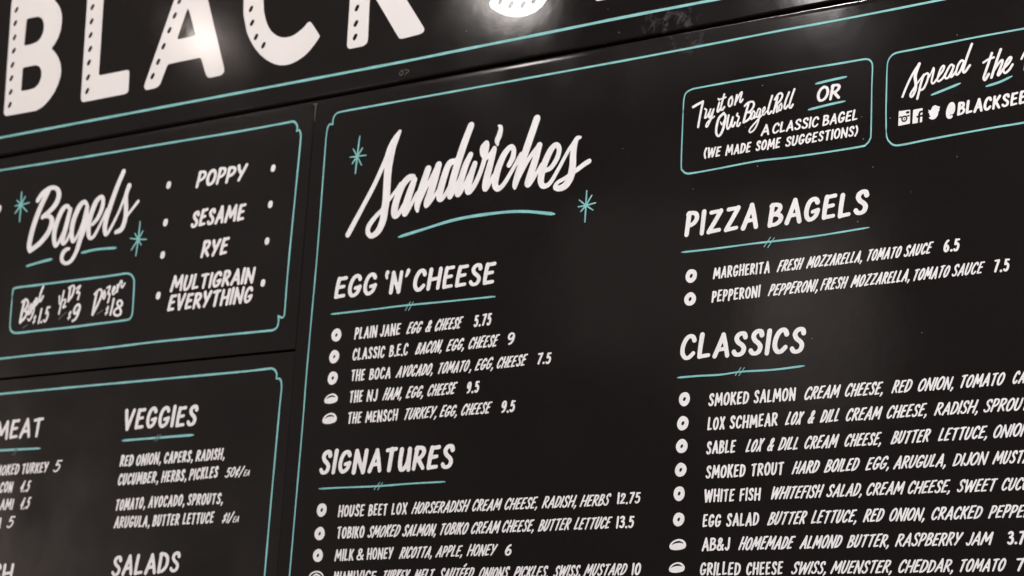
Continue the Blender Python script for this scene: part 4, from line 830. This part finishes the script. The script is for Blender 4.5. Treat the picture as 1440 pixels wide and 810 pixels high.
 ([(0.37261, 2.75995), (0.38322, 2.76197)], [0.00128, 0.00128]),
 ([(0.39375, 2.7614), (0.38954, 2.75741), (0.38828, 2.75038), (0.39004, 2.74607), (0.39355, 2.74815), (0.39528, 2.7551), (0.39375, 2.7614)],
 [0.0016, 0.00161, 0.0015, 0.00132, 0.00161, 0.00152, 0.00144]),
 ([(0.40261, 2.76266), (0.40135, 2.75564), (0.39967, 2.74753)], [0.00166, 0.00166, 0.00166]),
 ([(0.40121, 2.75162), (0.40701, 2.76199), (0.41027, 2.76582), (0.41128, 2.76423), (0.40848, 2.75313), (0.41002, 2.74973), (0.41327, 2.75385)],
 [0.0016, 0.00161, 0.00155, 0.00154, 0.00153, 0.00145, 0.0016])],
 'script_word': [([(0.86423, 2.74684), (0.8693, 2.75611), (0.87243, 2.75448), (0.86946, 2.72921), (0.87975, 2.75888), (0.87877, 2.73219), (0.89192, 2.76359)],
 [0.00154, 0.00157, 0.00143, 0.00155, 0.00153, 0.00153, 0.00151]),
 ([(0.89418, 2.7498), (0.8898, 2.74047), (0.89203, 2.73565), (0.89751, 2.7448), (0.89418, 2.75025), (0.90081, 2.74649)], [0.0013, 0.00125, 0.00132, 0.00125, 0.00132, 0.00115]),
 ([(0.90409, 2.75264), (0.9026, 2.73729)], [0.00124, 0.00123]), ([(0.90301, 2.74613), (0.90959, 2.75286)], [0.00133, 0.00133]),
 ([(0.91725, 2.75939), (0.91179, 2.75138), (0.9129, 2.74341), (0.91836, 2.7503)], [0.00153, 0.00148, 0.00141, 0.00153]),
 ([(0.93144, 2.78264), (0.92273, 2.75848), (0.92165, 2.74643), (0.92602, 2.74794)], [0.00149, 0.00147, 0.00134, 0.00151])],
 'scuff_bag': [([(-0.45225, 2.87443), (-0.45251, 2.86784), (-0.45249, 2.85725), (-0.45217, 2.84398)], [0.00202, 0.00151, 0.00116, 0.00083]),
 ([(-0.45749, 2.87588), (-0.44841, 2.87519)], [0.00107, 0.0008])],
 'scuff_head': [([(-0.26208, 2.9031), (-0.25768, 2.90564), (-0.25611, 2.89892), (-0.26073, 2.89706), (-0.26413, 2.90018), (-0.26208, 2.9031)], [0.0008, 0.0008, 0.0008, 0.0008, 0.0008, 0.0008]),
 ([(-0.25303, 2.90555), (-0.24682, 2.90521), (-0.24344, 2.90209), (-0.24777, 2.8989), (-0.25097, 2.89682)], [0.0008, 0.0008, 0.0008, 0.0008, 0.0008])],
 'spread_box': [(0.65602, 2.66837), (0.65504, 2.70106), (0.65506, 2.73533), (0.65534, 2.76784), (0.65739, 2.77862), (0.6632, 2.78546), (0.6723, 2.78787), (0.69435, 2.78846), (0.75321, 2.78996),
 (0.79934, 2.7912), (0.86733, 2.79203), (0.9308, 2.7928), (0.98753, 2.79302), (0.99465, 2.78756), (0.99559, 2.77058), (0.99015, 2.67763), (0.98402, 2.65993), (0.97185, 2.65553),
 (0.86817, 2.65118), (0.82353, 2.65026), (0.73221, 2.64675), (0.68551, 2.64412), (0.6697, 2.64509), (0.66105, 2.65205), (0.65737, 2.65911), (0.65602, 2.66837)],
 'spread_lines': [[(0.72597, 2.71345), (0.74964, 2.71909), (0.77225, 2.72482)], [(0.81051, 2.71375), (0.83171, 2.71723), (0.85093, 2.72342)]],
 'stars_b': [[([(-1.18875, 2.77778), (-1.18991, 2.79112), (-1.19107, 2.80449)], [0.00185, 0.00195, 0.00148]),
 ([(-1.18875, 2.77778), (-1.18777, 2.76081), (-1.1868, 2.74388)], [0.00187, 0.00196, 0.00149]),
 ([(-1.18875, 2.77778), (-1.17695, 2.77873), (-1.16519, 2.77969)], [0.00142, 0.00149, 0.00113]),
 ([(-1.18875, 2.77778), (-1.19714, 2.77777), (-1.20555, 2.77777)], [0.00137, 0.00144, 0.0011]),
 ([(-1.18875, 2.77778), (-1.19518, 2.78331), (-1.20163, 2.78886)], [0.00137, 0.00144, 0.0011]),
 ([(-1.18875, 2.77778), (-1.17886, 2.76997), (-1.169, 2.76218)], [0.00135, 0.00141, 0.00107]),
 ([(-1.18875, 2.77778), (-1.19544, 2.77014), (-1.20215, 2.7625)], [0.00189, 0.00198, 0.00151]),
 ([(-1.18875, 2.77778), (-1.18398, 2.78556), (-1.17921, 2.79335)], [0.00194, 0.00204, 0.00155])],
 [([(-0.85771, 2.67166), (-0.85762, 2.68873), (-0.85753, 2.70583)], [0.00171, 0.0018, 0.00137]),
 ([(-0.85771, 2.67166), (-0.85853, 2.65586), (-0.85934, 2.64009)], [0.00173, 0.00181, 0.00138]),
 ([(-0.85771, 2.67166), (-0.86841, 2.6738), (-0.87913, 2.67595)], [0.00122, 0.00129, 0.00098]),
 ([(-0.85771, 2.67166), (-0.84701, 2.67048), (-0.83634, 2.6693)], [0.00125, 0.00131, 0.001]), ([(-0.85771, 2.67166), (-0.8629, 2.67797), (-0.8681, 2.6843)], [0.00137, 0.00144, 0.0011]),
 ([(-0.85771, 2.67166), (-0.85322, 2.66571), (-0.84874, 2.65977)], [0.00139, 0.00146, 0.00111]),
 ([(-0.85771, 2.67166), (-0.86518, 2.66224), (-0.87266, 2.65282)], [0.00173, 0.00181, 0.00138]),
 ([(-0.85771, 2.67166), (-0.85288, 2.67911), (-0.84804, 2.68655)], [0.00175, 0.00184, 0.0014])]],
 'stars_s': [[([(-0.34746, 2.7642), (-0.34631, 2.7823), (-0.34516, 2.80044)], [0.00154, 0.00162, 0.00124]),
 ([(-0.34746, 2.7642), (-0.34784, 2.74867), (-0.34822, 2.73317)], [0.00153, 0.00161, 0.00122]),
 ([(-0.34746, 2.7642), (-0.35538, 2.76442), (-0.36333, 2.76464)], [0.00125, 0.00131, 0.001]), ([(-0.34746, 2.7642), (-0.33734, 2.76394), (-0.32725, 2.76368)], [0.00125, 0.00131, 0.001]),
 ([(-0.34746, 2.7642), (-0.35256, 2.77153), (-0.35767, 2.77887)], [0.00128, 0.00135, 0.00103]),
 ([(-0.34746, 2.7642), (-0.34166, 2.75538), (-0.33589, 2.74658)], [0.00129, 0.00136, 0.00103]),
 ([(-0.34746, 2.7642), (-0.35215, 2.75838), (-0.35685, 2.75256)], [0.00158, 0.00166, 0.00126]),
 ([(-0.34746, 2.7642), (-0.34224, 2.77104), (-0.33702, 2.77787)], [0.00158, 0.00166, 0.00127])],
 [([(0.13465, 2.61789), (0.13467, 2.6301), (0.13469, 2.64232)], [0.0013, 0.00136, 0.00104]), ([(0.13465, 2.61789), (0.1346, 2.60407), (0.13456, 2.59027)], [0.0013, 0.00136, 0.00104]),
 ([(0.13465, 2.61789), (0.12737, 2.61759), (0.12007, 2.61728)], [0.00115, 0.00121, 0.00092]), ([(0.13465, 2.61789), (0.14396, 2.61895), (0.15323, 2.62001)], [0.00117, 0.00123, 0.00093]),
 ([(0.13465, 2.61789), (0.12801, 2.62323), (0.12136, 2.62859)], [0.00108, 0.00114, 0.00087]), ([(0.13465, 2.61789), (0.1417, 2.61322), (0.14872, 2.60857)], [0.00107, 0.00113, 0.00086]),
 ([(0.13465, 2.61789), (0.13014, 2.61342), (0.12563, 2.60895)], [0.00133, 0.0014, 0.00107]),
 ([(0.13465, 2.61789), (0.13975, 2.62565), (0.14485, 2.63339)], [0.00135, 0.00142, 0.00108])]],
 'w_box': (0.00205, 0.00177),
 'w_box2': (0.00141, 0.00104),
 'w_head': (0.00236, 0.002),
 'w_line': (0.0019, 0.00172),
 'w_sand': (0.00165, 0.00138),
 'w_under': (0.00247, 0.00298)}
Y_HEAD = -0.005         # the header stands proud of the boards under it
wall_bm = bmesh.new()
bmesh.ops.create_cube(wall_bm, size=1.0)
for v in wall_bm.verts:
    v.co = Vector((v.co.x * 7.0 - 0.4, 0.021 + (v.co.y + .5) * 0.12, v.co.z * 4.2 + 2.1))
wme = bpy.data.meshes.new('wall'); wall_bm.to_mesh(wme); wall_bm.free()
wall = link('wall', wme, M_WALL, None); wall['kind'] = 'structure'

header = thing('header_sign', 'long black header sign with giant dotted white letters above the menu boards', 'sign', (0, 0, 0))
bagel_board = thing('menu_board', 'small black menu board headed Bagels in script beside a bulleted list', 'menu board', (0, 0, 0))
filling_board = thing('menu_board', 'black menu board headed Meat and Veggies, below the one headed Bagels', 'menu board', (0, 0, 0))
sandwich_board = thing('menu_board', 'large black menu board headed Sandwiches in script with pizza bagels and classics', 'menu board', (0, 0, 0))
for b in (bagel_board, filling_board, sandwich_board): b['group'] = 'hand painted menu boards under the header sign'

for quad in DATA['head_panels']: slab('panel', quad, Y_HEAD, 0.020, 0.0045, M_HEAD, header)
rolled_slab('panel', DATA['bagel_panel'], 0.020, M_LEFT, bagel_board)
slab('panel', DATA['filling_panel'], 0.0, 0.020, 0.0016, M_LEFT, filling_board)
rolled_slab('panel', DATA['sandwich_panel'], 0.020, M_BOARD, sandwich_board)

# ------------------------------------------------------------------ header sign
YH = Y_HEAD + TXT_Y
for name, outer, holes, dots in DATA['big']:
    ink = Ink(0.0016); ink.polys.append(outer); ink.cuts = list(holes); ink.soft = 5
    for (x, z) in dots:
        ink.cutstrokes.append(([(x - .0012, z - .0022), (x + .0012, z + .0022)], [0.0041, 0.0041]))
    o = ink.build('letter', M_VINYL, header, YH)
    o['label'] = 'big white letter ' + name + ' with a row of dots'
ribbon('border_line', DATA['border_head'], DATA['w_head'], M_TEAL, header, YH)
script_part('scuff', DATA['scuff_head'], header, YH - .0002, M_SCUFF, 0.0006)

# ------------------------------------------------------------------ bagels board
ribbon('border_line', DATA['border_bag'], DATA['w_line'], M_TEAL, bagel_board, TXT_Y)
title = script_part('title', DATA['script_bagels'], bagel_board, TXT_Y - .0002)
title['label'] = 'script heading Bagels'
for i, ln in enumerate(DATA['bag_under']):
    ribbon('underline', [ln], DATA['w_under'], M_TEAL, title, TXT_Y - .0001)
for st in DATA['stars_b']: script_part('star', st, bagel_board, TXT_Y, M_TEAL, 0.0006)
for w in DATA['flavours']: text_part('flavour_name', [w], (0.12, 0.105, 0.03, 0.95), bagel_board, TXT_Y)
for d in DATA['dots']: script_part('bullet_dot', [d], bagel_board, TXT_Y, None, 0.0006)
pf = ribbon('price_frame', [DATA['price_box']], DATA['w_box'], M_TEAL, bagel_board, TXT_Y)
for g in DATA['pr_script']: script_part('size_name', g, pf, TXT_Y - .0002, None, 0.0007)
for ws in DATA['pr_words']:
    text_part('price', [ws], (0.16, 0.082, 0.04, 0.9), pf, TXT_Y - .0005)
for ln in DATA['pr_under']: ribbon('underline', [ln], (0.0021, 0.0021), M_FAINT, pf, TXT_Y)

# ------------------------------------------------------------------ headings and menu lines
BOARD = {'S': sandwich_board, 'F': filling_board}
for b, label, words, under, ticks in DATA['headings']:
    h = text_part('heading', words, HEAD, BOARD[b], TXT_Y, None, 0.0012)
    h['label'] = 'heading ' + label
    if under:
        ribbon('underline', [under] + (ticks if b == 'S' else []), (0.0014 if b == 'S' else 0.0021, 0.0011), M_TEAL, h, TXT_Y)
        if b == 'F' and ticks:
            ribbon('tick_mark', ticks, (0.0022, 0.0022), M_FAINT, h, TXT_Y - .0005)

def bagel_icon(parent, d):
    kind = d[0]
    if kind == 'b':
        _, x, z, rx, rz, hr = d
        ink = Ink(0.0007)
        a = np.linspace(0, 2 * math.pi, 26)[:-1]
        w = rnd.uniform(0, 6)
        ink.polys.append([(x + rx * math.cos(t) * (1 + .03 * math.sin(2 * t + w)), z + rz * math.sin(t) * (1 + .03 * math.cos(3 * t + w))) for t in a])
        ink.cutstrokes.append(([(x - .0004, z - .0008), (x + .0004, z + .0008)], [hr, hr]))
        return ink.build('bagel_icon', M_WHITE, parent, TXT_Y)
    if kind == 'n':
        _, x, z, w, h = d
        ink = Ink(0.0007)
        ring = [(-.5, -.18), (-.44, .10), (-.26, .36), (.02, .5), (.28, .42), (.46, .16), (.5, -.14), (.40, -.38), (.1, -.5), (-.2, -.5), (-.42, -.40), (-.5, -.18)]
        S = spline(ring, 5)
        ink.polys.append([(x + w * a, z + h * b) for a, b in S[:-1]])
        cut = spline([(-.34, .02), (-.12, .2), (.12, .23), (.32, .10)], 6)
        n = len(cut)
        ink.cutstrokes.append(([(x + w * a, z + h * b) for a, b in cut], [0.0005 + 0.0010 * math.sin(math.pi * k / (n - 1)) for k in range(n)]))
        return ink.build('roll_icon', M_WHITE, parent, TXT_Y)
    _, x, z, rx, rz = d
    ink = Ink(0.0007)
    a = np.linspace(0, 2 * math.pi, 30)
    ink.stroke(np.stack([x + rx * np.cos(a), z + rz * np.sin(a)], 1), np.full(30, 0.0013))
    arc = spline([(-.5, .1), (-.1, .55), (.45, .3), (.5, -.1)], 6)
    ink.stroke(np.stack([x + rx * arc[:, 0], z + rz * arc[:, 1]], 1), np.full(len(arc), 0.0016))
    return ink.build('bagel_icon', M_WHITE, parent, TXT_Y)

for b, icon, name, desc, price, extra in DATA['items']:
    root = text_part('menu_item', name, NAME if b == 'S' else (0.12, 0.093, 0.035, 0.8), BOARD[b], TXT_Y, None)
    root['label'] = 'menu line ' + ' '.join(w[0] for w in name)
    if icon: bagel_icon(root, icon)
    if desc: text_part('ingredients', desc, DESC, root, TXT_Y)
    if price:
        sl = PRICE if b == 'S' else (0.34, 0.085, 0.04, 0.9)
        p = text_part('price', price, sl, root, TXT_Y)
ribbon('border_line', DATA['border_fil'], DATA['w_line'], M_TEAL, filling_board, TXT_Y)

# ------------------------------------------------------------------ sandwich board
ribbon('border_line', DATA['border_sand'], DATA['w_sand'], M_TEAL, sandwich_board, TXT_Y)
title = script_part('title', DATA['script_sand'], sandwich_board, TXT_Y, None, 0.0010)
title['label'] = 'script heading Sandwiches'
ribbon('underline', [DATA['sand_under']], DATA['w_under'], M_TEAL, title, TXT_Y)
for st in DATA['stars_s']: script_part('star', st, sandwich_board, TXT_Y, M_TEAL, 0.0006)
nf = ribbon('note_frame', [DATA['or_box']], DATA['w_box2'], M_TEAL, sandwich_board, TXT_Y)
nf['label'] = 'rounded teal frame round the bagel roll note'
script_part('note_script', DATA['script_try'], nf, TXT_Y, None, 0.0007)
script_part('note_script', DATA['script_roll'], nf, TXT_Y - .0002, None, 0.0007)
for words in DATA['notes']: text_part('note_text', words, NOTE, nf, TXT_Y)
for ln in DATA['or_lines']: ribbon('rule_line', [ln], (0.0018, 0.0016), M_TEAL, nf, TXT_Y)
sf = ribbon('note_frame', [DATA['spread_box']], DATA['w_box2'], M_TEAL, sandwich_board, TXT_Y)
sf['label'] = 'rounded teal frame round the social media note'
for k in ('script_spread', 'script_the', 'script_word'): script_part('note_script', DATA[k], sf, TXT_Y, None, 0.0007)
for ln in DATA['spread_lines']: ribbon('rule_line', [ln], (0.0018, 0.0016), M_TEAL, sf, TXT_Y)
for words in DATA['handle']: text_part('note_text', words, (0.08, 0.10, 0.04, 0.95), sf, TXT_Y)

def lerp_quad(q, u, v):
    a, b, c, d = [np.array(p) for p in q]      # top left, top right, bottom right, bottom left
    return tuple((a * (1 - u) + b * u) * (1 - v) + (d * (1 - u) + c * u) * v)
q = DATA['insta']
ink = Ink(0.0006); ink.polys.append(q); ink.soft = 3
cx, cz = lerp_quad(q, .5, .58)
wx = q[1][0] - q[0][0]
ring = [(cx + wx * .21 * math.cos(t), cz + wx * .21 * math.sin(t)) for t in np.linspace(0, 2 * math.pi, 20)]
ink.cutstrokes.append((ring, [0.0012] * 20)); ink.cutstrokes.append(([(cx, cz), (cx + .0002, cz)], [.0011, .0011]))
ink.cutstrokes.append(([lerp_quad(q, .10, .42), lerp_quad(q, .24, .42)], [.0011, .0011]))
ink.cutstrokes.append(([lerp_quad(q, .76, .42), lerp_quad(q, .90, .42)], [.0011, .0011]))
ink.cutstrokes.append(([lerp_quad(q, .72, .17), lerp_quad(q, .84, .17)], [.0018, .0018]))
ink.build('social_icon', M_WHITE, sf, TXT_Y)
q = DATA['fb']
ink = Ink(0.0006); ink.polys.append(q); ink.soft = 3
ink.cutstrokes.append(([lerp_quad(q, *p) for p in ((.95, .24), (.74, .26), (.66, .40), (.66, 1.05))], [.0016] * 4))
ink.cutstrokes.append(([lerp_quad(q, .48, .56), lerp_quad(q, .92, .54)], [.0015, .0015]))
ink.build('social_icon', M_WHITE, sf, TXT_Y)
ink = Ink(0.0006); ink.polys.append([tuple(p) for p in spline(DATA['bird'] + [DATA['bird'][0]], 3)][:-1]); ink.soft = 2
ink.build('social_icon', M_WHITE, sf, TXT_Y)
# worn white edges where two boards were scraped against each other
script_part('scuff', DATA['scuff_bag'], bagel_board, TXT_Y, M_SCUFF, 0.0005)
